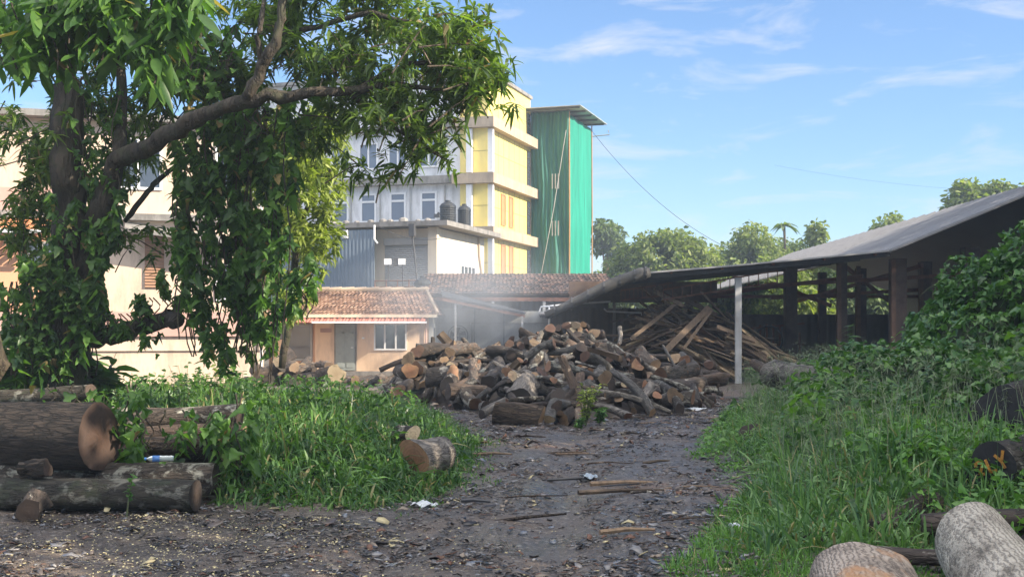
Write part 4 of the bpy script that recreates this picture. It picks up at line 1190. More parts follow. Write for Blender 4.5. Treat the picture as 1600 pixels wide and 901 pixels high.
# hand placed, after the photograph: x0,y0,Y0 -> x1,y1,Y1, r
H = [
 # left stack, ends to the camera
 ((628, 580, 28.6), (641, 579, 27.4), .19, 'bark_dark', 'cut_orange', 'fat six sided brown ended log lowest at the left end of the heap'),
 ((668, 562, 29.0), (638, 561, 28.0), .17, 'bark_brown', 'cut_pale', 'round pale brown end in the left stack, second from the bottom'),
 ((700, 548, 29.5), (652, 549, 28.0), .17, 'bark_brown', 'cut_orange', 'topmost tall brown end of the left stack'),
 ((672, 575, 29), (652, 575, 27.6), .16, 'bark_dark', 'cut_orange', 'brown log end with bright split side, right of the fat lowest end'),
 ((740, 542, 30.2), (703, 550, 28.4), .13, 'bark_weather', 'cut_pale', 'sunlit cream log with round end on the top of the left stack'),
 ((720, 540, 31), (672, 551, 29.5), .15, 'bark_weather', 'cut_cream', 'thick sunlit bare log lying along the crest of the left stack'),
 ((745, 548, 31), (712, 545, 29.5), .12, 'bark_weather', 'cut_cream', 'short sunlit log behind the round cream end on the crest'),
 ((690, 570, 29), (674, 567, 28.2), .07, 'bark_brown', 'cut_pale', 'thin round stick end between the stacked brown ends'),
 ((712, 570, 29), (694, 562, 28.0), .1, 'bark_brown', 'cut_pale', 'medium round log end under the sunlit cream log'),
 ((724, 572, 29), (704, 571, 27.6), .1, 'bark_brown', 'cut_cream', 'small pale end low in the middle of the left stack'),
 ((668, 590, 26.9), (708, 584, 26.6), .2, 'bark_dark', 'cut_orange', 'thick block with split tan top in front of the left stack'),
 ((700, 606, 26.3), (712, 586, 27.2), .2, 'bark_dark', 'cut_dark', 'steep dark block leaning on the split tan block'),
 ((742, 566, 28.0), (744, 604, 26.2), .13, 'bark_weather', 'cut_red', 'tan barked log sliding down towards the camera with a dark red end'),
 ((775, 570, 27.6), (762, 598, 25.8), .18, 'bark_dark', 'cut_dark', 'dark hollow ended log right of the tan sliding log'),
 ((802, 575, 27.5), (793, 583, 25.8), .15, 'bark_grey', 'cut_orange', 'round brown ended log in the middle of the heap front'),
 ((762, 615, 25.6), (700, 612, 25.4), .17, 'bark_brown', 'cut_dark', 'brown log lying crosswise at the foot of the heap'),
 ((640, 602, 27.0), (624, 610, 26.2), .15, 'bark_brown', 'cut_orange', 'orange ended log in the weeds at the far left foot of the heap'),
 # crest going right
 ((740, 556, 30), (782, 537, 30.2), .08, 'bark_weather', 'cut_cream', 'long sunlit thin log slanting up along the crest'),
 ((798, 546, 30.5), (796, 537, 29.2), .11, 'bark_brown', 'cut_red', 'reddish log end on the crest above the middle'),
 ((812, 548, 30.5), (814, 540, 29.4), .11, 'bark_brown', 'cut_red', 'second reddish end on the crest, right of the first'),
 ((838, 553, 28.5), (846, 520, 29.4), .07, 'bark_silver', 'cut_dark', 'thin silvery birch like stick standing up from the crest'),
 ((826, 545, 29), (852, 522, 30), .06, 'bark_silver', 'cut_pale', 'leaning white stick crossing the silvery standing stick'),
 # the stack facing the camera
 ((905, 540, 33), (893, 521, 31), .15, 'bark_brown', 'cut_cream', 'round cream end at the left of the neat rear stack'),
 ((922, 540, 33), (910, 527, 30.8), .16, 'bark_brown', 'cut_cream', 'brightest big round end of the neat rear stack'),
 ((935, 535, 33), (928, 521, 31), .15, 'bark_brown', 'cut_pale', 'big brown end at the right side of the neat rear stack'),
 ((905, 515, 33), (899, 508, 31), .11, 'bark_brown', 'cut_cream', 'small cream end on top of the neat rear stack'),
 ((916, 512, 33), (911, 507, 31.2), .09, 'bark_brown', 'cut_pale', 'topmost right small end of the neat rear stack'),
 ((890, 515, 33), (885, 509, 31.2), .12, 'bark_dark', 'cut_red', 'dull dark end at the upper left of the neat rear stack'),
 ((908, 518, 33), (906, 515, 31), .08, 'bark_brown', 'cut_pale', 'small end wedged in the middle of the neat rear stack'),
 ((862, 515, 32), (858, 545, 30.6), .1, 'bark_weather', 'cut_red', 'flaking orange brown log standing left of the neat rear stack'),
 ((880, 530, 32), (872, 512, 31), .1, 'bark_dark', 'cut_dark', 'dark log end between the flaking log and the neat stack'),
 # middle
 ((905, 545, 29), (950, 548, 29.0), .19, 'bark_weather', 'cut_dark', 'thick smooth pinkish log with a black hollow end, right of the rear stack'),
 ((912, 580, 27.2), (900, 555, 28.6), .2, 'bark_brown', 'cut_orange', 'broad rough brown block in the centre of the heap'),
 ((790, 605, 24.8), (835, 590, 25.6), .2, 'bark_silver', 'cut_dark', 'thick silver grey stump block leaning at the heap front'),
 ((812, 625, 23.0), (828, 593, 24.4), .24, 'bark_grey', 'cut_dark', 'widest grey block standing askew above the front log'),
 ((776, 645, 21.4), (846, 653, 21.0), .19, 'bark_old', 'cut_pale', 'long brown log with orange end lying out front on the track'),
 ((858, 655, 21.3), (900, 600, 24.2), .09, 'bark_silver', 'cut_cream', 'long pale spotted log slanting down to the track'),
 ((905, 605, 24), (940, 575, 26), .1, 'bark_silver', 'cut_pale', 'pale slim log slanting up beside the spotted one'),
 ((862, 630, 23), (898, 612, 23.6), .12, 'bark_weather', 'cut_orange', 'bare orange split piece behind the pale spotted log'),
 ((880, 655, 21.7), (895, 640, 22.4), .11, 'bark_brown', 'cut_pale', 'short pale ended log right of the foot of the spotted log'),
 ((905, 662, 21.2), (902, 640, 22.2), .06, 'bark_weather', 'cut_red', 'reddish thin stake standing on end at the heap foot'),
 ((860, 590, 26), (885, 560, 27.4), .13, 'bark_grey', 'cut_dark', 'grey log leaning left of the broad rough block'),
 ((870, 600, 25), (892, 572, 26.4), .12, 'bark_silver', 'cut_pale', 'light grey log below the leaning grey log'),
 ((930, 605, 25.2), (975, 600, 24.8), .08, 'bark_lichen', 'cut_cream', 'lichen spotted thin log with bright round end facing right'),
 ((940, 585, 26.4), (1005, 592, 26.2), .09, 'bark_lichen', 'cut_dark', 'lichen spotted log lying crosswise right of centre'),
 ((955, 590, 26), (1008, 602, 25.4), .11, 'bark_brown', 'cut_orange', 'orange brown log under the crosswise lichen log'),
 ((1000, 548, 28.4), (1024, 570, 27.4), .13, 'bark_weather', 'cut_pale', 'stubby tan log tilted down right on the right part of the heap'),
 ((998, 568, 28), (993, 564, 27), .12, 'bark_dark', 'cut_red', 'dark end with a pale ring right of centre'),
 ((930, 632, 24), (1010, 612, 25.2), .09, 'bark_dark', 'cut_dark', 'long dark bent log along the right foot of the heap'),
 ((1006, 630, 24.4), (1016, 600, 25.6), .09, 'bark_grey', 'cut_dark', 'short grey prop leaning at the right front'),
 ((1062, 640, 24.0), (1025, 600, 26), .11, 'bark_lichen', 'cut_dark', 'long lichen spotted log pointing down right to the track'),
 ((1030, 590, 27), (1085, 578, 28.2), .2, 'bark_weather', 'cut_orange', 'huge bare pinkish slab log on the right of the heap'),
 ((1030, 604, 26.6), (1090, 600, 27.4), .22, 'bark_dark', 'cut_dark', 'huge black log beneath the bare pinkish slab'),
 ((1066, 556, 30), (1088, 574, 29), .13, 'bark_silver', 'cut_red', 'white barked log with brown end tipping towards the white post'),
 ((1095, 596, 29.2), (1136, 592, 29.4), .15, 'bark_brown', 'cut_cream', 'brown log with torn bright end at the far right of the heap'),
 ((1045, 610, 26.4), (1118, 608, 27.6), .08, 'bark_lichen', 'cut_dark', 'thin lichen log under the far right logs'),
 ((1070, 622, 26.4), (1118, 624, 26.4), .09, 'bark_dark', 'cut_red', 'dark squared log lowest at the right of the heap'),
 ((1036, 540, 29), (1056, 575, 28), .035, 'bark_grey', 'cut_dark', 'thin bent branch sticking up in front of the plank stack'),
 ((968, 512, 31.5), (966, 540, 30.6), .06, 'bark_silver', 'cut_pale', 'short pale stick standing up right of the rear stack'),
 ((985, 560, 29.5), (1050, 560, 30), .1, 'bark_dark', 'cut_dark', 'dark log across the back behind the stubby tan log'),
 ((1075, 570, 30), (1070, 562, 29), .13, 'bark_brown', 'cut_orange', 'brown end right behind the bare slab'),
 ((1112, 572, 31), (1108, 570, 30), .12, 'bark_brown', 'cut_red', 'squarish reddish end near the white post'),
]
for (a, b, r, bm, cm, lb) in H:
    log_obj(P(a[0], a[1], a[2]), P(b[0], b[1], b[2]), r, bm, cm, lb, group=GH, n=18, lump=.17, ecc=.13, tilt=.3, bend=.045, knots=random.choice([0, 1]))
# random logs filling the heap
cnt = 0
tries = 0
while cnt < 235 and tries < 4000:
    tries += 1
    x = random.uniform(-2.9, 5.6); y = random.uniform(21.4, 32.5)
    h = float(heap(x, y))
    if y < np.interp(x, FX, FY) + .1: continue
    if h < .12 and random.random() < .6: continue
    r = random.choice([.045, .055, .065, .075, .085, .1, .11, .12, .14, .16]); Ln = random.uniform(.5, 1.45) * (1 if r > .09 else 1.25)
    facing = random.random()
    if facing < .3: az = math.pi / 2 + random.uniform(-.55, .55)      # ends towards the camera
    else: az = random.uniform(0, math.pi)
    dx, dy = math.cos(az), math.sin(az)
    z0 = float(heap(x - dx * Ln / 2, y - dy * Ln / 2)); z1 = float(heap(x + dx * Ln / 2, y + dy * Ln / 2))
    tlt = max(-.6, min(.6, (z1 - z0))) * .8 + random.gauss(0, .36)
    c = Vector((x, y, h - .02 + r * .35 + random.uniform(-.1, .08)))
    d = Vector((dx * Ln, dy * Ln, tlt)) / 2
    a, b = c - d, c + d
    for p in (a, b):
        if p.z < r * .9: p.z = r * .9
    (bm, cm), tone = pal([6, 2, 2, 3, 2.5, 2.5, 3, 4, 1])
    size = 'thin' if r < .09 else ('thick' if r > .13 else 'medium')
    pose = 'end on' if abs(dy) > .85 else ('crosswise' if abs(tlt) < .3 else 'steeply leaning')
    where = 'left' if x < -1 else ('middle' if x < .8 else ('rear stack' if x < 2.2 else ('right of centre' if x < 3.8 else 'far right')))
    lev = 'at the foot' if h < .35 else ('low' if h < .6 else ('halfway up' if h < .95 else 'near the crest'))
    sp = random.choice([0, 0, 0, 0, .5, .35]) if r > .1 else 0
    log_obj(a, b, r, bm, cm, f"{size} {tone} {'split ' if sp else ''}log {pose} {lev} of heap, {where}", group=GH, n=14, lump=.2, ecc=.14, tilt=.4, split=sp, bend=.07, knots=random.choice([0, 0, 1, 2]), taper=random.uniform(.65, .95))
    cnt += 1

# ---- pale firewood heap left of the hut door, behind the grass
GF = 'sunlit firewood logs left of the hut door'
fw = [(438, 575), (450, 568), (462, 572), (470, 580), (448, 584), (480, 588), (476, 566), (492, 572), (506, 566), (488, 584), (500, 590), (512, 578), (522, 588), (432, 590), (458, 592), (445, 556), (404, 590), (415, 584), (420, 574), (392, 596), (405, 576), (540, 590), (436, 566), (555, 592), (570, 594), (585, 590)]
sh_ = ['round', 'squat', 'split', 'knotty', 'oval']
for k, (x, y) in enumerate(fw):
    Y0 = 33 + random.uniform(-.8, .8); az = random.uniform(-.6, .6)
    a = P(x, y + 4, Y0); d = Vector((math.sin(az) * .5, math.cos(az) * .5, random.uniform(-.05, .12)))
    r = random.uniform(.1, .19)
    side_ = 'at the left behind the vines' if x < 436 else ('under the dark shop window' if x < 485 else ('just left of the grey door' if x < 530 else 'below the grey door'))
    log_obj(a + d, a - d, r, random.choice(['bark_weather', 'bark_brown']), random.choice(['cut_cream', 'cut_pale', 'cut_cream']), f"{'large' if r > .15 else 'small'} {sh_[k % 5]} cream ended firewood log {side_}", group=GF, n=12, lump=.2, ecc=.15, split=.6 if sh_[k % 5] == 'split' else 0)
plog(508, 588, 31.0, 525, 584, 30.0, .24, 'bark_weather', 'cut_cream', 'largest pale squared stump in front of the grey door', n=14, group=GF, lump=.3, tilt=.4, name='stump', cat='stump')

# ---- stack of offcut planks under the shed
GP = 'sawn offcuts heaped under the shed roof'
def plank_heap():
    # variants sharing mesh data
    vs = []
    for k in range(10):
        mb = MB(); L0 = 1.0; n = 6; pts = []
        w = random.uniform(.05, .11); h = random.uniform(.015, .035); bow = random.uniform(-.03, .03)
        vv = []
        for i in range(n + 1):
            f = i / n; t = 1 - .3 * abs(f - .5) * random.uniform(.6, 1.4)
            z = bow * math.sin(f * math.pi)
            ww = w * t * random.uniform(.85, 1.1)
            vv += [(f - .5, -ww, z - h), (f - .5, ww, z - h * random.uniform(.6, 1)), (f - .5, ww * .8, z + h), (f - .5, -ww * .9, z + h)]
        fs = [(0, 3, 2, 1), (n * 4, n * 4 + 1, n * 4 + 2, n * 4 + 3)]
        for i in range(n):
            for q in range(4):
                a = i * 4 + q; b = i * 4 + (q + 1) % 4
                fs.append((a, b, b + 4, a + 4))
        mb.add(vv, fs)
        o = mb.build('offcut', M['plank'] if k < 7 else M['plank_pale'])
        vs.append(o)
    PX = [3.4, 4.0, 4.6, 5.2, 6.4, 7.4, 8.4, 9.2, 9.8]; PZ = [.2, 1.6, 2.7, 3.05, 2.6, 2.2, 1.9, 1.3, .2]
    first = [True] * 10
    pos = ['in the plank heap at left', 'under the plank heap peak', 'mid plank heap', 'on the right slope of the plank heap']
    for k in range(285):
        i = k % 10
        x = random.triangular(3.5, 9.6, 5.8); y = random.uniform(39.6, 43.6)
        top = float(np.interp(x, PX, PZ)) * (1 - .16 * abs(y - 41.8))
        z = top * random.uniform(.12, 1) ** .75
        if y < 40.6: z = min(z, top * .8)
        ln = random.uniform(1.1, 3.2)
        az = random.gauss(0.0, .35) if random.random() < .8 else random.uniform(-1.4, 1.4)
        slope = (-.38 if x > 5.4 else .25) + random.gauss(0, .16)
        if z < .5: slope *= .3
        dark = 'pale' if i >= 7 else 'brown'
        lv = 'low' if z < .7 else ('halfway' if z < 1.5 else 'high')
        lv = 'lowest' if z < .4 else 'low' if z < .8 else 'halfway' if z < 1.3 else 'high' if z < 1.9 else 'topmost'
        att = 'steeply slanting' if abs(slope) > .45 else ('level' if abs(slope) < .15 else 'sloping')
        lab = f"{dark} {'very long' if ln > 2.7 else 'long' if ln > 2.1 else 'middling' if ln > 1.6 else 'short'} {att} offcut {lv} {pos[0 if x < 4.6 else 1 if x < 5.8 else 2 if x < 7.4 else 3]}, {'front' if y < 41 else 'centre' if y < 42.4 else 'rear'}"
        o = vs[i] if first[i] else vs[i].copy()
        if not first[i]: col.objects.link(o)
        first[i] = False
        o.location = (x, y, max(z, .06)); o.rotation_euler = (random.uniform(-.5, .5), -slope, az); o.scale = (ln, random.uniform(.8, 1.4), random.uniform(.8, 1.3))
        tag(o, lab, 'offcut', GP)
    for (a, b, w, lab) in (((985, 530, 38.9), (1062, 470, 39.6), .12, 'long straight board leaning from the logs up against the plank heap at left'),
                        ((1040, 548, 38.6), (1108, 480, 39.4), .2, 'broad pale board leaning in the middle of the plank heap'),
                        ((1068, 545, 38.7), (1112, 484, 39.4), .1, 'narrow board leaning right of the broad pale board'),
                        ((1022, 455, 39.6), (1068, 478, 39.5), .12, 'board jutting out at the top left of the plank heap'),
                        ((1025, 447, 40), (1120, 492, 40), .14, 'long board lying along the top slope of the plank heap'),
                        ((1120, 510, 39), (1180, 532, 39), .12, 'board sticking out right behind the white post')):
        o = MB().bar(P(*a), P(*b), w, .05, up=(0, -1, .3)).build('board', M['plank']); tag(o, lab, 'board')
plank_heap()

# scattered sticks on the ground near the heap and the track
GS = 'branches and sticks lying on the track'
for k in range(60):
    if k < 42: y = random.uniform(19.5, 30); x = random.uniform(1.5, 5.5) + (y - 20) * .12
    else: y = random.uniform(9, 19); x = random.uniform(-2, 2)
    if k >= 42 and bank_left(x, y) > -.1: x = abs(x) * .8
    ln = random.uniform(.25, 1.0); az = random.uniform(-.7, .7)
    z = gh(x, y) + .02
    a = Vector((x, y, z)); d = Vector((math.cos(az) * ln / 2, math.sin(az) * ln / 2, random.uniform(-.01, .02)))
    m_ = (a + Vector((random.uniform(-.04, .04), random.uniform(-.04, .04), .015)))
    r = random.uniform(.008, .03)
    o = MB().tube([a - d, m_, a + d], [r, r * .9, r * .5], 6, lump=.2).build('stick', M[random.choice(['plank', 'bark_dark', 'steel_dark', 'bark_brown'])])
    tag(o, ('long ' if ln > .6 else 'short ') + ('thick' if r > .018 else 'thin') + (' stick on the bark litter before the log heap' if k < 42 else ' stick lying on the open dark track'), 'stick', GS)
o = MB().tube([P(160, 848, 9.3), P(215, 842, 9.45), P(232, 828, 9.8), P(288, 815, 10.2)], [.012, .014, .012, .006], 7).build('twig', M['bark_grey'])
o.location.z = 0; tag(o, 'long forked twig on the dark litter in front of the mossy logs', 'twig')

# plastic bottle, bag scraps
def bottle():
    p = P(250, 716, 10.95)
    g = empty('plastic_bottle', 'crumpled clear plastic bottle with blue label on the mossy logs', 'bottle', p, (0, R(90), R(8)))
    g.scale = (.8, .8, .8)
    m, t, b, o = new_mat('clear plastic'); b.inputs['Base Color'].default_value = (.6, .66, .62, 1); b.inputs['Roughness'].default_value = .15; b.inputs['Transmission Weight'].default_value = .6
    MB().lathe([(0, .15), (.03, .15), (.036, .13), (.032, .1), (.036, .07), (.033, .04), (.036, .0)], 16).build('bottle_body', m, g, True)
    MB().lathe([(.037, 0.0), (.037, -.08), (.0365, -.08)], 16).build('label', plain('blue label', (.07, .18, .42), .4, .2, 30), g, True)
    MB().lathe([(.035, -.08), (.03, -.11), (.013, -.135), (.013, -.15)], 16).build('neck', m, g, True)
    MB().lathe([(.016, -.145), (.016, -.17), (0, -.17)], 14).build('cap', plain('blue cap', (.05, .2, .5), .4), g)
bottle()
def scrap(px, py, Y, w, d, lab, c=(.6, .62, .64)):
    p = P(px, py, Y); p.z = gh(p.x, p.y) + .02
    n = 9; V = []; Fc = []
    for j in range(n):
        for i in range(n):
            u, v = i / (n - 1) - .5, j / (n - 1) - .5
            V.append((p.x + u * w * (1 + .3 * math.sin(v * 6)), p.y + v * d, p.z + .02 * math.sin(u * 9 + v * 4) + .015 * random.random() + .02))
    for j in range(n - 1):
        for i in range(n - 1): a = j * n + i; Fc.append((a, a + 1, a + 1 + n, a + n))
    mb = MB(); mb.add(V, Fc); o = mb.build('plastic_scrap', plain('scrap plastic', c, .3, .1)); tag(o, lab, 'litter')
    s = o.modifiers.new('s', 'SOLIDIFY'); s.thickness = .004
scrap(660, 779, 11.75, .24, .2, 'white scrap of plastic at the edge of the left grass')
scrap(1150, 829, 9.85, .09, .1, 'small pale scrap at the edge of the right grass')
scrap(920, 743, 13.6, .16, .3, 'shiny flattened plastic sheet on the middle of the track', (.35, .4, .45))
scrap(1085, 620, 25, .5, .4, 'white crumpled sheet at the right foot of the log heap')
scrap(726, 541, 30, .3, .2, 'pale lilac bag on the crest of the left log stack', (.6, .55, .68))

# ================================================================== GROUND LITTER
def litter():
    N = 90000
    y = 7.4 + (rng.random(N) ** 1.25) * 23
    half = y * .44
    x = (rng.random(N) * 2 - 1) * half
    bl, br = bank_left(x, y), bank_right(x, y)
    dens = np.clip(nz(x, y, .9, 9) * .7 + nz(x, y, 3.3, 2) * .7 + .45 - .4 * np.exp(-((x - .4 - .06 * (y - 10)) / .3) ** 2) + .5 * smooth((y - 18) / 4), .05, 1)
    k = (bl < .15) & (br < .3) & (rng.random(N) < dens) & ~((heap(x, y) > .15))
    x, y = x[k], y[k]; n = len(x)
    z = ground_h(x, y) + .006
    az = rng.normal(0, .75, n); az = np.where(rng.random(n) < .25, rng.random(n) * 6.28, az)
    L_ = rng.gamma(2.2, .016, n).clip(.01, .17) * (1 + .35 * (y > 17)); W_ = L_ * rng.uniform(.18, .6, n)
    d = np.stack([np.cos(az), np.sin(az), rng.normal(0, .16, n)], 1); d = unit(d)
    s = np.stack([-np.sin(az), np.cos(az), rng.normal(0, .35, n)], 1); s = unit(s)
    up = np.cross(d, s)
    c = np.stack([x, y, z + L_ * np.abs(d[:, 2]) * .5 + W_ * .25], 1)
    bow = (rng.uniform(-.12, .25, n) * L_)[:, None] * np.array([0, 0, 1])
    th = .004
    e0 = c - d * L_[:, None] / 2; e1 = c + d * L_[:, None] / 2; wv = s * W_[:, None] / 2
    V = np.stack([e0 - wv * .7, e0 + wv * .8, c + wv + bow, c - wv + bow, e1 - wv * .4, e1 + wv * .6], 1)
    q = np.array([[0, 3, 2, 1], [3, 4, 5, 2]])
    Q = (np.arange(n)[:, None, None] * 6 + q[None]).reshape(-1, 4)
    kinds = rng.choice(7, n, p=[.36, .25, .17, .05, .08, .06, .03])
    mats = [plain('litter ' + a, c_, r_, .3, 9, bmp=.4) for a, c_, r_ in (
        ('dark bark', (.035, .03, .029), .35), ('brown bark', (.12, .095, .082), .42), ('grey chip', (.24, .225, .22), .35),
        ('tan chip', (.24, .19, .145), .6), ('red bark', (.14, .07, .045), .7), ('wet leaf', (.15, .155, .17), .15), ('cream petal', (.5, .42, .24), .7))]
    o = quads_obj('bark_litter', V.reshape(-1, 3), Q, mats, mi=np.repeat(kinds, 2), smooth_=False)
    m = o.modifiers.new('s', 'SOLIDIFY'); m.thickness = .005
    tag(o, 'bark chips, wood flakes and dead leaves trodden over the yard', 'litter', kind='stuff')
    # small petals scattered at left front
    n = 5200
    y = rng.uniform(7.6, 10.6, n); x = rng.normal(-2.6, 1.1, n)
    k = rng.random(n) < np.clip(.45 + .6 * nz(x, y, 2, 3), .05, 1); x, y = x[k], y[k]; n = len(x)
    az = rng.random(n) * 6.28; r = rng.uniform(.004, .011, n)
    z = ground_h(x, y) + rng.uniform(.012, .03, n)
    pts = np.stack([np.stack([x + r * np.cos(az + t), y + r * np.sin(az + t), z + r * rng.uniform(-.4, .6, n)], 1) for t in (0, 1.57, 3.14, 4.71)], 1)
    Q = np.arange(n * 4).reshape(-1, 4)
    o = quads_obj('fallen_blossom', pts.reshape(-1, 3), Q, plain('blossom', (.55, .47, .25), .7, .2))
    tag(o, 'tiny cream fallen blossoms sprinkled over the front left litter', 'blossom', kind='stuff')
litter()

# ================================================================== GRASS
def blades(x, y, z, L_, W_, spread, lean=(0, 0), droop=.55):
    n = len(x)
    az = rng.random(n) * 6.28; tl = np.abs(rng.normal(0, spread, n))
    d = unit(np.stack([np.cos(az) * np.sin(tl) + lean[0], np.sin(az) * np.sin(tl) + lean[1], np.cos(tl)], 1))
    # droop outward as well
    V, Q = leaves(np.stack([x, y, z], 1), d, L_, W_, droop * rng.uniform(.5, 1.5, n), 'grass', 0)
    return V, Q
def grass_field(name, n, xr, yr, dist, hmin, hmax, mat, label, dmin=.05, clump=3.0, wid=.013, spread=.5, edge_short=True, droop=.55):
    x = rng.uniform(*xr, n); y = rng.uniform(*yr, n)
    d = dist(x, y)
    den = np.clip(.72 + .6 * nz(x, y, clump, 5), .3, 1)
    k = (d > dmin) & (rng.random(n) < den) & (np.abs(x) < y * .47 + .5)
    x, y, d = x[k], y[k], d[k]; n = len(x)
    z = ground_h(x, y) - .02
    hh = rng.uniform(hmin, hmax, n) * (.35 + .65 * smooth(d / .7) if edge_short else 1) * (1 + .3 * nz(x, y, 2.1, 1))
    V, Q = blades(x, y, z, hh, wid * rng.uniform(.6, 1.5, n), spread, droop=droop)
    o = quads_obj(name, V, Q, [mat, M['straw']], mi=speckle(Q, n, .06))
    tag(o, label, 'grass', kind='stuff')
def left_d(x, y):
    d = bank_left(x, y)
    return np.where(y > 24, -1, d)
grass_field('grass', 52000, (-9, -.2), (11.0, 24), left_d, .34, .78, M['grass'], 'thick drooping green grass on the left bank beside the logs', wid=.02, spread=.62, droop=.8, clump=4.5)
grass_field('low_grass', 16000, (-3.2, .2), (10.9, 22), lambda x, y: left_d(x, y) + .45, .05, .16, M['weed'], 'short bright grass creeping over the edge of the left bank', dmin=.2, edge_short=False, wid=.01, spread=.9)
grass_field('tall_grass', 46000, (1.2, 9), (9.5, 27), bank_right, .35, .8, M['grass_blue'], 'tall blue green grass filling the right bank', dmin=.3, wid=.014, spread=.55)
grass_field('low_grass', 26000, (.8, 7), (7.0, 22), lambda x, y: bank_right(x, y) + .2, .06, .2, M['weed'], 'short bright green grass along the lower edge of the right bank', dmin=.12, edge_short=False, wid=.009, spread=.9)
grass_field('low_grass', 38000, (.9, 4.6), (7.1, 11.5), lambda x, y: x - np.interp(y, [7, 8.2, 9, 10, 11.5], [1.15, 1.15, 1.5, 1.75, 2.0]) + .12 * nz(x, y, 3), .07, .24, M['weed'], 'dense low bright grass in the front right corner', dmin=-.1, edge_short=False, wid=.009, spread=.8)
grass_field('tall_grass', 8000, (1.6, 4.6), (8.6, 11.5), bank_right, .3, .6, M['grass_blue'], 'arching grass tufts behind the weathered log', dmin=.25, wid=.016, spread=.6)
grass_field('arching_grass', 9000, (-3.0, -.3), (11.1, 14.5), left_d, .5, .85, M['grass'], 'long arching grass blades hanging over the front of the left bank', dmin=.1, wid=.02, spread=.75, droop=1.0, clump=5.5)
grass_field('arching_grass', 7000, (2.2, 6), (10, 16), bank_right, .55, .95, M['grass_blue'], 'long arching grass blades on the right bank', dmin=.5, wid=.018, spread=.7, droop=.9, clump=4.5)
# seed heads: fine haze of stalks on the right bank
def seedheads():
    n = 1500
    x = rng.uniform(2.4, 7, n); y = rng.uniform(10, 24, n)
    k = bank_right(x, y) > .5; x, y = x[k], y[k]; n = len(x)
    z = ground_h(x, y)
    h = rng.uniform(.55, 1.0, n)
    tip = np.stack([x + rng.normal(0, .15, n), y + rng.normal(0, .15, n), z + h], 1)
    base = np.stack([x, y, z], 1)
    V1, Q1 = leaves(base, unit(tip - base), h, .006, .05, 'grass', 0)
    K = 9
    b2 = np.repeat(tip, K, 0) - np.repeat(unit(tip - base), K, 0) * rng.uniform(0, .22, (n * K, 1))
    d2 = unit(rng.normal(0, 1, (n * K, 3)) + np.array([0, 0, .5]))
    V2, Q2 = leaves(b2, d2, rng.uniform(.04, .12, n * K), .005, .3, 'clump', 0)
    V, Q = merge([(V1, Q1), (V2, Q2)])
    o = quads_obj('grass_seed_heads', V, Q, plain('seed stalk', (.16, .2, .11), .6, .2, 4)); tag(o, 'feathery grass seed heads standing over the right bank', 'grass', kind='stuff')
seedheads()
# broad leaf weeds and ivy over the banks
def weeds(name, n, xr, yr, dist, s0, s1, mat, label, prof='lobe', lift=(.05, .45), dmin=.1, cl=1.6, th=.3):
    x = rng.uniform(*xr, n); y = rng.uniform(*yr, n); d = dist(x, y)
    k = (d > dmin) & (nz(x, y, cl, 11) > th) & (np.abs(x) < y * .47 + .5)
    x, y = x[k], y[k]; n = len(x)
    z = ground_h(x, y) + rng.uniform(*lift, n) * np.clip(dist(x, y) * 1.2, .2, 1)
    az = rng.random(n) * 6.28
    dd = unit(np.stack([np.cos(az), np.sin(az) - .4, rng.uniform(-.5, .5, n)], 1))
    L_ = rng.uniform(s0, s1, n)
    V, Q = leaves(np.stack([x, y, z], 1), dd, L_, L_ * (.85 if prof == 'lobe' else .45), .3, prof, .15)
    o = quads_obj(name, V, Q, mat); tag(o, label, 'weeds', kind='stuff')
weeds('creeping_weeds', 14000, (-9, -.3), (11, 20), left_d, .05, .11, M['leaf_vine'], 'creeping lobed weed leaves tangled in the left bank grass', th=.25)
weeds('creeping_weeds', 9000, (2.4, 9), (9, 22), bank_right, .04, .09, M['leaf_vine'], 'small leafed weeds among the right bank grass', th=.2)
def lowbush(x, y): return np.minimum(bank_right(x, y) + .15, 1.2 - bank_right(x, y))
weeds('ground_cover', 9000, (1.8, 5.2), (14, 25), lowbush, .03, .07, M['weed'], 'bright fine leafed ground cover at the track side of the right bank', th=-.6, lift=(.1, .4))
weeds('broad_weeds', 5200, (2.8, 8), (9.5, 20), bank_right, .09, .17, M['leaf_vine'], 'broad leafed creeper tangles over the tall right bank grass', th=.35, cl=.8, lift=(.25, .8))
weeds('creeping_weeds', 3600, (3.1, 5.5), (8.6, 12), bank_right, .05, .1, M['weed'], 'bright weed leaves around the painted log', th=-.4, lift=(.1, .3))

def weed_plant(px, py, Y, h, n, lab, mat='weed', name='weed_plant', lw=.3, prof='mango', ls=.12):
    p = P(px, py, Y); p.z = gh(p.x, p.y)
    g = empty(name, lab, 'weed', p)
    st = MB(); L1 = []
    for k in range(n):
        az = random.random() * 6.28; t = random.uniform(.1, .45); hh = h * random.uniform(.6, 1)
        q = [Vector((0, 0, 0)), Vector((math.cos(az) * t * hh * .4, math.sin(az) * t * hh * .4, hh * .55)), Vector((math.cos(az) * t * hh, math.sin(az) * t * hh, hh))]
        st.tube(q, [.008, .006, .003], 5)
        for j in range(14):
            f = random.uniform(.2, 1); c = q[0].lerp(q[1], f * 2) if f < .5 else q[1].lerp(q[2], f * 2 - 1)
            L1.append(tuple(c))
    st.build('stem', M['stem'], g)
    b = np.array(L1); m_ = len(b); a2 = rng.random(m_) * 6.28
    d = unit(np.stack([np.cos(a2), np.sin(a2), rng.uniform(-.1, .7, m_)], 1))
    V, Q = leaves(b, d, rng.uniform(.5, 1, m_) * ls, ls * lw, .4, prof)
    quads_obj('leaves', V, Q, M[mat], g)
weed_plant(915, 655, 21.2, .8, 16, 'yellow green leafy weed standing in front of the log heap', 'leaf_mango_young')
weed_plant(938, 662, 21.2, .3, 14, 'low bushy green weed at the foot of the log heap', 'weed')
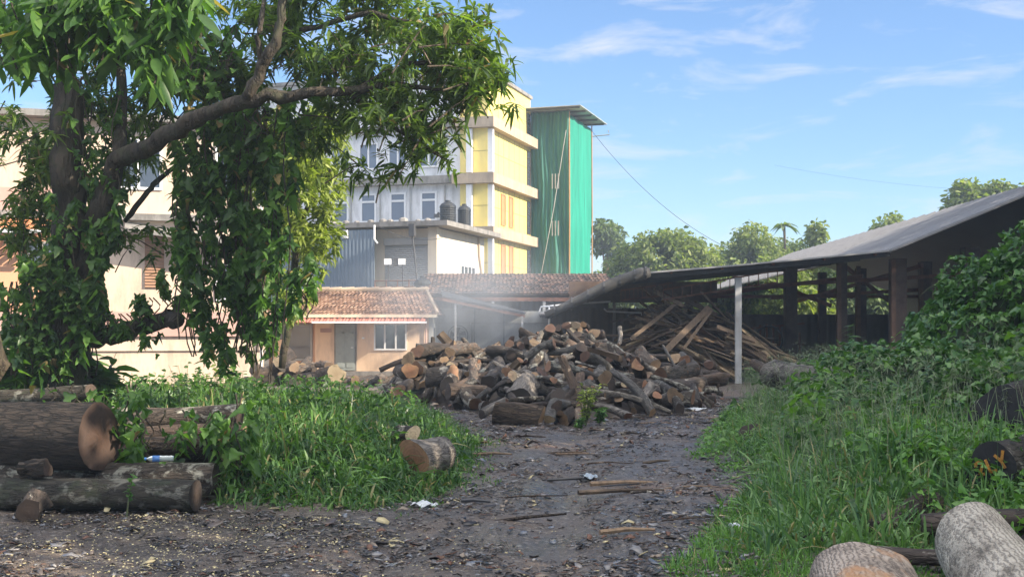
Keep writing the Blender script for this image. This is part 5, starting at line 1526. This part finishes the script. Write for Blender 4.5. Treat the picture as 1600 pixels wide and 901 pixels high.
weed_plant(905, 665, 21.0, .2, 7, 'tiny weed on the track right of the orange ended log')
weed_plant(198, 800, 10.5, .55, 1, 'single thin weed climbing in front of the mossy log', 'weed', prof='lobe', lw=.8, ls=.07)
for k, (x, y, Y, h) in enumerate(((1245, 600, 30, .8), (1275, 600, 31, 1.0), (1262, 598, 33, .9), (1300, 605, 30, 1.1), (1330, 603, 31, .9), (1360, 600, 30, 1.1), (1390, 598, 31, 1.0), (1415, 595, 28, 1.3), (1175, 600, 37, .6), (1200, 598, 36, .6), (1225, 600, 35, .8), (1318, 598, 33, 1.2))):
    lab = ['shaded', 'tall shaded', 'dusky', 'spreading', 'narrow', 'dense', 'wispy', 'stout', 'drooping', 'pale', 'thin', 'clumped'][k] + ' leafy weed in front of the shed, ' + ['behind the knotty grey log', 'under the twin pillars', 'near the white post', 'beside the creeper mound'][0 if x < 1290 and x > 1230 else 1 if x < 1380 and x > 1230 else 2 if x < 1231 else 3]
    weed_plant(x, y, Y, h, 9, lab, 'grass_blue', ls=.3, lw=.1)
weed_plant(1326, 590, 37, 2.0, 3, 'slim young plant with fanned leaves standing before the shed pillars', 'grass_blue', ls=.55, lw=.08)
# lush weeds behind the left bank by the tree base
for k, (x, y, Y, h) in enumerate(((30, 560, 15.5, 1.0), (75, 560, 16, 1.2), (120, 560, 16.5, .9), (150, 545, 15.5, .8), (5, 560, 17, 1.1), (55, 545, 17.5, 1.3))):
    weed_plant(x, y, Y, h, 16, ['broad leafed', 'big glossy', 'dark'][k % 3] + ' shrub crowding the ' + ['left edge of the picture before the tree', 'foot of the vine hung tree', 'right side of the tree foot'][0 if x < 50 else 1 if x < 110 else 2], 'leaf_vine', name='shrub', ls=.34, lw=.3)
for k, (x, y, Y, h) in enumerate(((235, 575, 24, .9), (262, 575, 25, .6), (290, 575, 23, 1.0), (318, 575, 22, .8), (345, 575, 23, 1.1), (375, 575, 22, .9), (400, 575, 23, .7), (205, 575, 22, .5))):
    weed_plant(x, y, Y, h, 14, ['sunlit', 'bushy', 'thin', 'leafy'][k % 4] + ' green bush before the cream wall, ' + ['just right of the tree trunk', 'under the creeper curtain', 'left of the hut'][0 if x < 270 else 1 if x < 350 else 2], ['weed', 'leaf_mango_young', 'leaf_vine'][k % 3], name='bush', ls=.13, lw=.5)
weed_plant(20, 560, 20, 1.4, 16, 'sunlit yellow green shrub low at the far left behind the tree', 'leaf_mango_young', name='shrub', ls=.14, lw=.5)

# ================================================================== CREEPER MOUND (right)
def creeper_mound():
    g = empty('creeper_mound', 'tall mound wholly overgrown with green creepers at the right edge', 'creepers', (7.6, 15.8, 0))
    lob = [((.2, .3, 1.1), (1.9, 1.8, 1.9)), ((1.4, 0, 1.3), (1.9, 1.8, 2.25)), ((-.95, .5, .95), (1.15, 1.4, 1.5)), ((-1.9, -.6, .35), (1.2, 1.4, 1.0)), ((-.9, -1.9, .3), (1.3, 1.2, .95)), ((.2, -.6, 1.1), (1.5, 1.4, 1.6)), ((-2.5, .2, .35), (1.3, 1.5, .95)), ((-1.9, -2.3, .4), (1.4, 1.2, .8)), ((.9, -1.5, .5), (1.6, 1.3, 1.45)), ((3, .5, 1.3), (2, 2, 2.3)), ((-.2, 2.2, .5), (1.4, 1.6, 1.3)), ((2.6, -1.6, .5), (1.5, 1.4, 1.7))]
    def on_surface(n):
        P_ = []; Nn = []
        while len(P_) < n:
            c, r = lob[rng.integers(len(lob))]
            v = unit(rng.normal(size=3)); 
            if v[2] < -.1: v[2] = -v[2]
            k = 1 + .09 * math.sin(v[0] * 7 + v[1] * 5 + r[0] * 3) + .07 * math.sin(v[2] * 11 + v[0] * 4) + .05 * math.sin(v[1] * 17 + v[2] * 13)
            p = np.array(c) + v * np.array(r) * k
            inside = False
            for c2, r2 in lob:
                if c2 is c: continue
                if (((p - np.array(c2)) / np.array(r2)) ** 2).sum() < .86: inside = True; break
            if inside or p[2] < 0: continue
            P_.append(p); Nn.append(unit(v / np.array(r)))
        return np.array(P_), np.array(Nn)
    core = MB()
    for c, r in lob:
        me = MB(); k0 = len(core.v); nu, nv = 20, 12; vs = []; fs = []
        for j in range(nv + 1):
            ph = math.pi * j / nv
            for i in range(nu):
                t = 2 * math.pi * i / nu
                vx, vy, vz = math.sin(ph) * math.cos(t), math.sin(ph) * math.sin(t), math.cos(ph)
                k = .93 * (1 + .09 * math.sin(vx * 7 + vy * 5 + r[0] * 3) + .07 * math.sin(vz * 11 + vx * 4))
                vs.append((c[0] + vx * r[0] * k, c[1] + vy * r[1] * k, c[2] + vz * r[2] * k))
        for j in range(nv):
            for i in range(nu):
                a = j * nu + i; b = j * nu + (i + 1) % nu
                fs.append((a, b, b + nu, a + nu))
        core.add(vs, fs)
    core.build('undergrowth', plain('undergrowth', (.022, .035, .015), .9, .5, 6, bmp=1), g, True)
    p, nn = on_surface(32000)
    d = unit(nn * .5 + rng.normal(0, .55, p.shape) + np.array([0, 0, -.35]))
    L_ = rng.uniform(.055, .14, len(p))
    V, Q = leaves(p + nn * rng.uniform(-.02, .13, (len(p), 1)), d, L_, L_ * .8, .35, 'lobe', .15)
    quads_obj('leaves', V, Q, M['leaf_heap'], g)
    # stray runners
    st = MB()
    for k in range(60):
        i = rng.integers(len(p)); q = Vector(p[i]); n1 = Vector(nn[i]); pts = [q]
        v = (n1 + Vector(rng.normal(0, .6, 3))).normalized() * .12
        for _ in range(4): q = q + v; v = v + Vector((0, 0, -.03)); pts.append(q)
        st.tube(pts, [.005, .004, .003, .003, .002], 4)
    st.build('runner', M['stem'], g)['kind'] = 'stuff'
creeper_mound()

# ================================================================== TREES
def limb_mesh(paths, mat, g, name='trunk'):
    mb = MB()
    for pts, rad in paths:
        # refine path with slight wobble
        P2 = []; R2 = []
        for i in range(len(pts) - 1):
            a, b = Vector(pts[i]), Vector(pts[i + 1])
            for s in range(4):
                t = s / 4; q = a.lerp(b, t)
                if i or s: q += Vector(rng.normal(0, .2 * rad[i], 3))
                P2.append(q); R2.append(rad[i] + (rad[i + 1] - rad[i]) * t)
        P2.append(Vector(pts[-1])); R2.append(rad[-1])
        mb.tube(P2, [q_ * rng.uniform(.88, 1.14) for q_ in R2], 14, lump=.22)
    return mb.build(name, mat, g, True)

def whorls(centres, per, L0, L1, W, droop=.45, updir=.1, out=None):
    """leaf rosettes: centres (N,3)"""
    n = len(centres); c = np.repeat(centres, per, 0)
    az = rng.random(n * per) * 6.28
    ax = unit(rng.normal(0, 1, (n, 3)) * .7 + np.array([0, 0, .55])) if out is None else out
    ax = np.repeat(ax, per, 0)
    r = unit(rng.normal(size=(n * per, 3))); r = unit(r - ax * (r * ax).sum(1, keepdims=True))
    d = unit(r + ax * rng.uniform(-.15, .8, (n * per, 1)) + np.array([0, 0, updir]))
    L_ = rng.uniform(L0, L1, n * per)
    return leaves(c + rng.normal(0, .025, c.shape), d, L_, W * rng.uniform(.75, 1.25, n * per), droop, 'mango', .2)

def crown_pts(ells, n, shell=.5):
    """points in a set of ellipsoids (pixel x, pixel y, depth, rx px, ry px, rz m)"""
    w = np.array([e[3] * e[4] * (e[6] if len(e) > 6 else 1) for e in ells], float); w /= w.sum()
    out = []
    cnt = rng.multinomial(n, w)
    for e, c in zip(ells, cnt):
        v = unit(rng.normal(size=(c, 3))) * (rng.random((c, 1)) ** shell)
        ctr = P(e[0], e[1], e[2]); k = e[2] / F
        out.append(np.array(ctr) + v * np.array([e[3] * k, e[5], e[4] * k]))
    p = np.concatenate(out)
    # clumpiness
    f = nz(p[:, 0] * 2.2 + p[:, 1], p[:, 2] * 2.2 - p[:, 1] * .7, 1.0, 3)
    return p[f > -.2]

def mango_tree():
    base = P(112, 575, 15.5); base.z = gh(base.x, base.y) - .1
    g = empty('mango_tree', 'large leaning mango tree with long drooping leaves at left, limb reaching right', 'tree', base)
    def rel(px, py, Y): return P(px, py, Y) - base
    paths = [
        ([(0, 0, 0), rel(108, 480, 15.5), rel(112, 400, 15.3), rel(106, 300, 15.2), rel(106, 200, 15.2), rel(104, 110, 15.2), rel(125, -30, 15.8), rel(140, -160, 16)], [.34, .27, .22, .2, .18, .16, .13, .08]),
        ([rel(128, 455, 15.4), rel(145, 380, 15.2), rel(165, 300, 15.1), rel(185, 250, 15.0), rel(240, 228, 14.5), rel(285, 196, 14.2), rel(330, 172, 14.0), rel(400, 153, 13.8), rel(470, 148, 13.8), rel(540, 140, 13.9), rel(620, 132, 14.0), rel(700, 140, 13.8)], [.17, .15, .13, .12, .1, .095, .085, .075, .065, .05, .035, .015]),
        ([rel(386, 154, 13.8), rel(405, 110, 13.7), rel(425, 80, 13.6), rel(440, 30, 13.6), rel(442, -40, 13.7), rel(450, -140, 14)], [.07, .06, .06, .05, .035, .02]),
        ([rel(408, 105, 13.7), rel(403, 60, 13.6), rel(412, 10, 13.7), rel(420, -60, 14)], [.035, .03, .028, .02]),
        ([rel(185, 250, 15.0), rel(190, 150, 15.3), rel(188, 40, 15.5), rel(195, -80, 15.6)], [.08, .07, .06, .04]),
        ([rel(430, 55, 14.4), rel(500, 40, 14.2), rel(580, 20, 14.0), rel(660, 40, 13.8), rel(740, 60, 13.6)], [.04, .035, .03, .02, .008]),
        ([rel(560, 136, 14.2), rel(640, 100, 14), rel(700, 95, 13.8), rel(755, 105, 13.6)], [.035, .03, .02, .008]),
        ([rel(540, 140, 14.3), rel(600, 190, 14.2), rel(660, 230, 14.0), rel(700, 250, 13.9)], [.03, .022, .015, .006]),
        ([rel(120, 535, 15.5), rel(165, 525, 15.3), rel(215, 512, 15.2), rel(268, 492, 15.1)], [.12, .11, .1, .09]),
        ([rel(195, 345, 15.3), rel(232, 300, 15.6), rel(250, 278, 15.8), rel(300, 240, 16)], [.03, .035, .03, .02]),
        ([rel(128, 470, 15.4), rel(138, 420, 15.2), rel(145, 370, 15.2)], [.06, .05, .02]),
    ]
    limb_mesh(paths, M['tree_bark'], g)
    MB().tube([rel(262, 498, 15.1), rel(276, 500, 14.9), rel(268, 508, 14.8)], [.1, .1, .06], 12).build('cut_stub', M['cut_dark'], g)
    ells = [(120, 10, 15.4, 150, 90, 1.4), (300, 70, 15.4, 110, 80, 1.1, .8), (60, 250, 16, 110, 90, 1.2, .8), (440, 20, 15, 100, 70, 1.0, .8), (560, 80, 14.6, 120, 90, 1.1, .9), (690, 85, 13.9, 115, 75, 1.0, 1.1),
            (640, 190, 14, 100, 65, .9, .9), (530, 190, 14.6, 60, 50, .7, .7), (745, 140, 13.7, 62, 66, .8, 1.0), (560, -40, 14.4, 180, 60, 1.2, .8), (230, 110, 15.6, 100, 70, .9, .8), (340, 110, 15.3, 80, 45, .7, .6),
            (20, 60, 15.5, 60, 100, 1.0, .3), (585, 250, 14.2, 60, 40, .6, .45), (680, 250, 14, 50, 36, .5, .25), (20, 320, 15.8, 60, 60, .8, .4), (225, 380, 15.6, 50, 35, .6, .35), (150, 200, 15.9, 100, 90, 1, .75), (240, 270, 15.8, 60, 50, .8, .45), (270, 150, 15.6, 80, 50, .8, .6), (400, 205, 15.2, 80, 30, .6, .6), (330, 135, 15.3, 80, 34, .6, .8), (420, 110, 15, 60, 50, .7, .5), (480, 190, 14.9, 60, 50, .7, .6), (60, 370, 15.8, 60, 60, .7, .35)]
    c = crown_pts(ells, 3500) - np.array(base)
    V, Q = whorls(c, 11, .1, .21, .036)
    quads_obj('crown', V, Q, [M['leaf_mango'], M['dead_leaf']], g, mi=speckle(Q, len(c) * 11, .02))
    # twigs linking rosettes
    tw = MB()
    idx = rng.choice(len(c), 340, replace=False)
    for i in idx:
        q = Vector(c[i]); dd = Vector((rng.normal(-.15, .2), rng.normal(0, .2), rng.normal(-.12, .15)))
        tw.tube([q, q + dd * .6 + Vector((0, 0, .03)), q + dd * 1.4], [.004, .007, .01], 4, cap=False)
    tw.build('twigs', M['tree_bark'], g)['kind'] = 'stuff'
mango_tree()

# yellow green smaller tree behind the vine curtain
def young_tree():
    base = P(500, 575, 21); base.z = 0
    g = empty('young_tree', 'smaller yellow green leafed tree behind the limb, in front of the blue panel', 'tree', base)
    def rel(px, py, Y): return P(px, py, Y) - base
    limb_mesh([([rel(440, 575, 21), rel(455, 480, 21), rel(462, 380, 21), rel(468, 280, 21), rel(480, 200, 21)], [.06, .06, .06, .05, .03]),
               ([rel(463, 360, 21), rel(490, 300, 20.8), rel(520, 260, 20.6)], [.04, .03, .015]), ([rel(465, 330, 21), rel(440, 260, 21.2), rel(420, 220, 21.2)], [.04, .03, .015])], M['tree_bark'], g)
    ells = [(470, 230, 20.8, 75, 70, 1.2), (480, 290, 20.8, 60, 100, 1.3), (505, 220, 20.6, 48, 60, 1.0), (450, 400, 21, 62, 80, 1.2), (500, 350, 20.8, 38, 60, .8), (420, 300, 21.2, 55, 110, 1.2), (452, 480, 20.5, 36, 36, .6, .6)]
    c = crown_pts(ells, 1500) - np.array(base)
    V, Q = whorls(c, 10, .1, .2, .045)
    quads_obj('crown', V, Q, M['leaf_mango_young'], g)
young_tree()

# ---- hanging creepers
def vine_curtain(name, label, cols_, n, size, Yd, depth=.5, mat='leaf_vine', strands=10, prof='lobe', asp=.78, cut=-.3):
    """cols_: list of (px, top py, bottom py, half width px, weight)"""
    base = P(cols_[0][0], cols_[0][2], Yd)
    g = empty(name, label, 'creeper', base)
    w = np.array([(c[2] - c[1]) * c[3] * c[4] for c in cols_], float); w /= w.sum()
    pts = []
    cnt = rng.multinomial(n, w)
    for c, k in zip(cols_, cnt):
        t = rng.random(k); s_ = rng.integers(0, max(2, int(c[3] / 7)), k)
        nst = max(2, int(c[3] / 7)); xc = np.linspace(-c[3], c[3], nst)[s_] + rng.normal(0, c[3] / nst * .45, k)
        # ragged bottom: strands of different length
        lens = rng.uniform(.65, 1.0, nst)[s_]
        py = c[1] + rng.normal(0, 18, nst)[s_] + (c[2] - c[1]) * t * lens
        px = c[0] + xc * (1 - .25 * t) + 6 * np.sin(py / 40 + s_)
        Y = Yd + rng.uniform(-depth, depth, k)
        pts.append(np.stack([(px - 800) * Y / F, Y, EYE + (520 - py) * Y / F], 1))
    p = np.concatenate(pts)
    f = nz(p[:, 0] * 2.5, p[:, 2] * 2.0, 1.4, 8); p = p[f > cut]
    p = p - np.array(base)
    m_ = len(p)
    az = rng.random(m_) * 6.28
    d = unit(np.stack([np.cos(az) * .8, np.sin(az) * .8 - .3, rng.uniform(-1.3, -.1, m_)], 1))
    L_ = size * np.clip(rng.gamma(6, 1 / 6, m_), .35, 2.0)
    V, Q = leaves(p, d, L_, L_ * asp, .2, prof, .2)
    quads_obj('leaves', V, Q, [M[mat], M['dead_leaf']], g, mi=speckle(Q, m_, .035))
    st = MB()
    for c in cols_:
        for k in range(max(2, int(strands * c[3] / 50))):
            x = c[0] + rng.uniform(-c[3], c[3]); Y = Yd + rng.uniform(-depth, depth) * .7; q = []
            for i in range(9):
                py = c[1] + (c[2] - c[1]) * i / 8 * rng.uniform(.95, 1)
                q.append(P(x + 6 * math.sin(i * 1.1 + x) - (x - c[0]) * .2 * i / 8, py, Y) - base)
            st.tube(q, .009, 5, cap=False)
    st.build('stem', M['tree_bark'], g)['kind'] = 'stuff'
vine_curtain('hanging_vine', 'dense curtain of dark lobed creepers hanging from the big limb to the ground', [(325, 185, 420, 48, 1), (395, 170, 470, 36, 1.1), (345, 380, 560, 62, .33), (405, 400, 590, 25, .7), (300, 300, 530, 28, .3), (380, 330, 560, 36, .22)], 9500, .1, 15.0, .5)
vine_curtain('hanging_vine', 'bright lobed creepers trailing in the light at the right rim of the curtain', [(440, 170, 560, 14, 1), (425, 300, 600, 12, .8), (478, 425, 500, 15, 1)], 1000, .115, 14.3, .25)
vine_curtain('climbing_vine', 'leafy creepers wrapped round the trunk of the leaning tree', [(108, 330, 580, 32, .9), (100, 430, 590, 60, 1.4), (165, 270, 400, 24, .8), (150, 120, 300, 34, .25), (150, 300, 470, 14, .5), (55, 440, 590, 50, .8)], 7200, .1, 15.2, .35)
vine_curtain('climbing_vine', 'creeper covered low branch stub right of the trunk', [(200, 490, 532, 50, 1), (250, 465, 512, 26, 1), (285, 425, 480, 26, .7)], 900, .09, 15.1, .2)
vine_curtain('hanging_vine', 'bright big leafed spray of foliage hanging at the top left in front of the tree', [(60, -30, 70, 80, 1), (130, -40, 110, 60, 1.1), (215, -30, 105, 60, 1.1), (280, -30, 70, 45, 1), (20, 0, 110, 25, .6), (235, 60, 135, 25, .5)], 2200, .18, 11.6, .5, 'leaf_vine', 6, 'mango', .36)
vine_curtain('trailing_creeper', 'trailing lobed creeper growing over the row of logs behind the bottle', [(200, 600, 725, 22, 1), (275, 640, 705, 70, .35), (365, 615, 760, 28, 1.2), (100, 600, 640, 60, .25), (240, 690, 720, 20, .4)], 650, .1, 11.75, .3, strands=4)
vine_curtain('hanging_vine', 'lobed creeper leaves draped along the upper limb near the fork', [(320, 60, 140, 40, 1), (350, 40, 110, 26, .8), (440, 165, 215, 60, .9)], 420, .13, 14.6, .3)

# trunk at the far left edge
g = empty('tree', 'dark round vine clad trunk just showing at the left edge', 'tree', P(-38, 560, 14))
limb_mesh([([(0, 0, -.3), (0.03, 0, .5), (-.05, 0, 1.3), (-.3, 0, 2.2), (-.8, 0, 3.6)], [.25, .24, .2, .16, .1])], M['tree_bark'], g)

# ---- distant and off-frame trees
def big_tree(label, base, height, ells, n, leaf, mat, barkm='tree_bark_tan', name='tree', cat='tree', tr=.3, group=None, per=1, trunk_top=None, aspect=.65):
    """ells relative to base: (x,y,z,rx,ry,rz)"""
    g = empty(name, label, cat, base, None, group)
    tt = trunk_top or height * .75
    paths = [([(0, 0, -.2), (rng.normal(0, .1), 0, tt * .4), (rng.normal(0, .3), rng.normal(0, .2), tt * .75), (rng.normal(0, .3), 0, tt)], [tr, tr * .8, tr * .55, tr * .2])]
    for e in ells:
        s = tt * rng.uniform(.35, .7)
        paths.append(([(0, 0, s), (e[0] * .5, e[1] * .5, s + (e[2] - s) * .6), (e[0], e[1], e[2])], [tr * .4, tr * .25, tr * .08]))
    limb_mesh(paths, M[barkm], g)
    w = np.array([e[3] * e[5] for e in ells]); w = w / w.sum(); cnt = rng.multinomial(n, w); pp = []; nn = []
    for e, c in zip(ells, cnt):
        v = unit(rng.normal(size=(c, 3)))
        k = rng.random((c, 1)) ** .4
        bumpy = 1 + .16 * np.sin(v[:, :1] * 6 + e[0]) * np.cos(v[:, 2:] * 7 + e[2]) + .1 * np.sin(v[:, 1:2] * 13 + v[:, 2:] * 11)
        pp.append(np.array(e[:3]) + v * k * np.array(e[3:6]) * bumpy); nn.append(v)
    p = np.concatenate(pp); v = np.concatenate(nn)
    f = nz(p[:, 0] / leaf * .16, p[:, 2] / leaf * .16 + p[:, 1] / leaf * .1, 1, 4)
    k = f > -.45; p = p[k]; v = v[k]; m_ = len(p)
    d = unit(v * .5 + rng.normal(0, .6, (m_, 3)) + np.array([0, 0, -.1]))
    L_ = rng.uniform(.6, 1.3, m_) * leaf
    V, Q = leaves(p, d, L_, L_ * aspect, .3, 'clump', .2)
    quads_obj('crown', V, Q, M[mat], g)
    return g
def far(label, px, py_top, Y, wpx, mat, n=4500, leaf=.42, seed=0, shape=None, **kw):
    x = (px - 800) * Y / F; H_ = EYE + (520 - py_top) * Y / F; hw = wpx * Y / F / 2
    r_ = np.random.default_rng(seed)
    if shape: ells = [(a * hw, b * hw, c * H_, d * hw, d * hw, e * H_) for a, b, c, d, e in shape]
    else:
        ells = []
        for k in range(9):
            t = r_.uniform(-1, 1); z = H_ * (1 - .18 - .12 * t * t - r_.random() * .38)
            ells.append((t * hw * .72, r_.uniform(-.5, .5) * hw, z, hw * r_.uniform(.28, .42), hw * .4, min(H_ - z, H_ * .2) * r_.uniform(.8, 1)))
        ells.append((0, 0, H_ * .82, hw * .5, hw * .5, H_ * .17)); ells.append((0, 0, H_ * .45, hw * .8, hw * .5, H_ * .3))
    return big_tree(label, (x, Y, 0), H_, ells, n, leaf, mat, **kw)
far('wide rounded bright green tree beyond the tiled shed', 1040, 358, 88, 210, 'far_leaf', 22000, .34, 1, shape=[(0, 0, .74, .6, .25), (-.5, .1, .62, .42, .25), (.5, 0, .66, .42, .25), (-.2, -.2, .8, .3, .18), (.25, -.1, .8, .32, .18), (-.75, 0, .45, .3, .25), (.78, 0, .5, .3, .25), (0, 0, .4, .9, .3), (-.5, 0, .76, .22, .14), (.05, 0, .9, .16, .09)])
far('tall sparse tree with thin upright crown next to the green tower', 950, 343, 112, 66, 'far_leaf_dark', 2400, .42, 2, shape=[(0, 0, .9, .8, .08), (-.3, 0, .78, .5, .09), (.4, 0, .8, .5, .08), (0, 0, .62, .5, .1), (-.4, 0, .95, .3, .05), (.2, 0, .5, .35, .08)])
far('olive green tree with a flat top left of the palm', 1180, 344, 92, 130, 'far_leaf', 11000, .34, 3)
far('wide low green tree filling in beneath the palm', 1215, 388, 86, 170, 'far_leaf', 9000, .34, 12)
far('rounded green tree half hidden by the main shed roof', 1325, 378, 90, 130, 'far_leaf_dark', 7000, .34, 13)
far('soft green tree filling the line left of the palm', 1150, 370, 100, 110, 'far_leaf', 8000, .34, 15)
far('soft leafy tree directly behind the palm stem', 1232, 368, 104, 120, 'far_leaf', 8000, .34, 16)
far('dense green tree filling the tree line left of the olive tree', 1120, 385, 95, 120, 'far_leaf', 8000, .34, 14)
far('green tree right of the palm behind the roof tip', 1268, 368, 98, 150, 'far_leaf_dark', 9000, .36, 4)
far('tree with a small rounded topknot right of the palm', 1276, 342, 96, 60, 'far_leaf', 2600, .4, 5, shape=[(0, 0, .9, .5, .09), (0, 0, .7, .8, .15), (-.3, 0, .5, .8, .2)])
far('airy small leafed tree peeping above the main shed roof', 1388, 330, 100, 66, 'far_leaf', 900, .45, 6, shape=[(0, 0, .85, .9, .12), (.3, 0, .92, .4, .07), (-.5, 0, .82, .4, .08)])
far('broad bushy tree rising behind the high right part of the shed roof', 1528, 277, 92, 150, 'far_leaf', 7000, .42, 7, shape=[(-.25, 0, .84, .45, .14), (.4, 0, .86, .5, .12), (-.75, 0, .68, .35, .1), (.1, 0, .7, .9, .15), (-.3, 0, .93, .25, .06), (.45, 0, .93, .3, .06)])
far('low dark tree filling the gap beneath the sparse tree', 930, 405, 100, 60, 'far_leaf_dark', 1800, .4, 8)
far('round tree seen through the open back of the shed', 1240, 440, 84, 150, 'far_leaf', 4500, .4, 9)
far('shrubby tree low behind the shed at right', 1400, 450, 90, 190, 'far_leaf_dark', 4500, .45, 10)
far('leafy tree just behind the left end of the shed', 1130, 400, 78, 110, 'far_leaf', 4500, .35, 11)
for k, (x, h) in enumerate(((-46, 12), (-34, 11), (30, 10), (44, 12), (58, 12), (74, 13), (92, 12))):
    big_tree(['broad', 'round', 'tall', 'low'][k % 4] + ' tree on the far horizon ' + ('left of the buildings' if x < 0 else 'right of the shed'), (x, 130 + 8 * (k % 3), 0), h, [(0, 0, h * .7, 5, 4, h * .3), (3, 0, h * .5, 4, 4, h * .3), (-3, 0, h * .5, 4, 4, h * .3)], 2500, .7, 'far_leaf', group='trees along the far horizon')
# palm
def palm():
    Y = 96; base = Vector(((1225 - 800) * Y / F, Y, 0)); H_ = EYE + (520 - 352) * Y / F
    g = empty('palm_tree', 'slender palm standing above the far trees', 'palm', base)
    limb_mesh([([(0, 0, 0), (.1, 0, H_ * .5), (0, 0, H_)], [.16, .13, .1])], M['tree_bark'], g)
    b = []; d = []
    for k in range(12):
        az = k * .55; e = rng.uniform(.0, .9)
        b.append((0, 0, H_)); d.append((math.cos(az), math.sin(az), e))
    V, Q = leaves(np.array(b), unit(np.array(d)), rng.uniform(1.0, 1.6, 12), .4, .7, 'mango', .3)
    quads_obj('fronds', V, Q, M['far_leaf_dark'], g)
palm()

# shade trees standing to the right of the camera, outside the picture
def shade(label, x, y, h, r, n=2600, leaf=.5):
    n = int(n * max(1, h / 12))
    ells = [(0, 0, h * .78, r, r, h * .22), (r * .5, r * .4, h * .6, r * .8, r * .8, h * .22), (-r * .5, -r * .3, h * .58, r * .75, r * .8, h * .22), (0, r * .5, h * .42, r * .8, r * .8, h * .2), (.2 * r, -r * .5, h * .4, r * .85, r * .7, h * .2)]
    big_tree(label, (x, y, 0), h, ells, n, leaf, 'far_leaf_dark', 'tree_bark', group='shade trees right of the track', tr=.3, trunk_top=h * .6)
SH = [(27.5, 38.5, 21.5, 4.8), (20.5, 35.0, 9.5, 3.2), (9.5, 1, 7.5, 3.0), (11, 6.5, 9.0, 3.3), (13, 11.5, 9.3, 3.4), (15.5, 16.5, 10.5, 3.4), (17, 21, 10.3, 3.3), (17.5, 26, 11.0, 3.0), (22.5, 33.5, 15, 4.0), (8.5, -5, 8, 3.0), (20, 29.5, 12.5, 3.4), (19, 17, 12.5, 3.8)]
for k, (x, y, h, r) in enumerate(SH):
    shade(['tallest tree far to the right beyond the shed', 'low dense tree at the shed corner', 'spreading shade tree right beside the camera', 'leafy tree a few steps right of the track', 'tree beside the weathered log pile', 'tree right of the creeper mound', 'tall tree behind the creeper mound', 'tall tree beside the timber shed front', 'big tree beside the timber shed', 'tree behind the camera on the right', 'slim tree hard by the shed corner', 'tall tree in the second row by the mound'][k], x, y, h, r)

# ================================================================== SMOKE
def smoke():
    o = MB().box(-6.2, 3.2, 32.5, 45.6, .2, 5.4).build('smoke', [])
    m = bpy.data.materials.new('drifting smoke'); m.use_nodes = True; t = m.node_tree
    for n in list(t.nodes): t.nodes.remove(n)
    out = t.nodes.new('ShaderNodeOutputMaterial'); v = t.nodes.new('ShaderNodeVolumePrincipled')
    v.inputs['Color'].default_value = (.82, .88, .96, 1); v.inputs['Anisotropy'].default_value = .2
    c = t.nodes.new('ShaderNodeTexCoord')
    mp_ = t.nodes.new('ShaderNodeMapping'); mp_.inputs['Location'].default_value = (1.5 / 4.6, -39 / 6.5, -2.4 / 2.8); mp_.inputs['Scale'].default_value = (1 / 4.6, 1 / 6.5, 1 / 2.8)
    t.links.new(c.outputs['Object'], mp_.inputs['Vector'])
    ln = N_(t, 'ShaderNodeVectorMath', operation='LENGTH'); t.links.new(mp_.outputs[0], ln.inputs[0])
    fall = N_(t, 'ShaderNodeMapRange'); fall.inputs['From Min'].default_value = 1.0; fall.inputs['From Max'].default_value = .15
    t.links.new(ln.outputs['Value'], fall.inputs['Value'])
    nn_ = N_(t, 'ShaderNodeTexNoise', Scale=.55, Detail=3.0, Roughness=.55); t.links.new(c.outputs['Object'], nn_.inputs['Vector'])
    rg = N_(t, 'ShaderNodeMapRange'); rg.inputs['From Min'].default_value = .38; rg.inputs['From Max'].default_value = .68
    t.links.new(nn_.outputs['Fac'], rg.inputs['Value'])
    m1 = N_(t, 'ShaderNodeMath', operation='MULTIPLY'); t.links.new(fall.outputs[0], m1.inputs[0]); t.links.new(rg.outputs[0], m1.inputs[1])
    m2 = N_(t, 'ShaderNodeMath', operation='MULTIPLY'); m2.inputs[1].default_value = .15; t.links.new(m1.outputs[0], m2.inputs[0])
    t.links.new(m2.outputs[0], v.inputs['Density']); t.links.new(v.outputs[0], out.inputs['Volume'])
    o.data.materials.append(m)
    tag(o, 'thin blue white smoke drifting between the hut and the timber shed', 'smoke', kind='stuff')
smoke()
sc.cycles.volume_step_rate = 2.0
sc.cycles.volume_max_steps = 64

# ================================================================== HAZE
hz = MB().box(-1700, 1700, -400, 2700, -3.0, 23).build('haze', [])
mm = bpy.data.materials.new('haze'); mm.use_nodes = True
for n in list(mm.node_tree.nodes): mm.node_tree.nodes.remove(n)
ho = mm.node_tree.nodes.new('ShaderNodeOutputMaterial'); hv = mm.node_tree.nodes.new('ShaderNodeVolumePrincipled')
hv.inputs['Density'].default_value = HAZE
hv.inputs['Color'].default_value = (.72, .86, 1, 1)
hv.inputs['Anisotropy'].default_value = 0.1
mm.node_tree.links.new(hv.outputs[0], ho.inputs['Volume'])
hz.data.materials.append(mm)
tag(hz, 'thin morning haze over the whole yard', 'haze', kind='stuff')
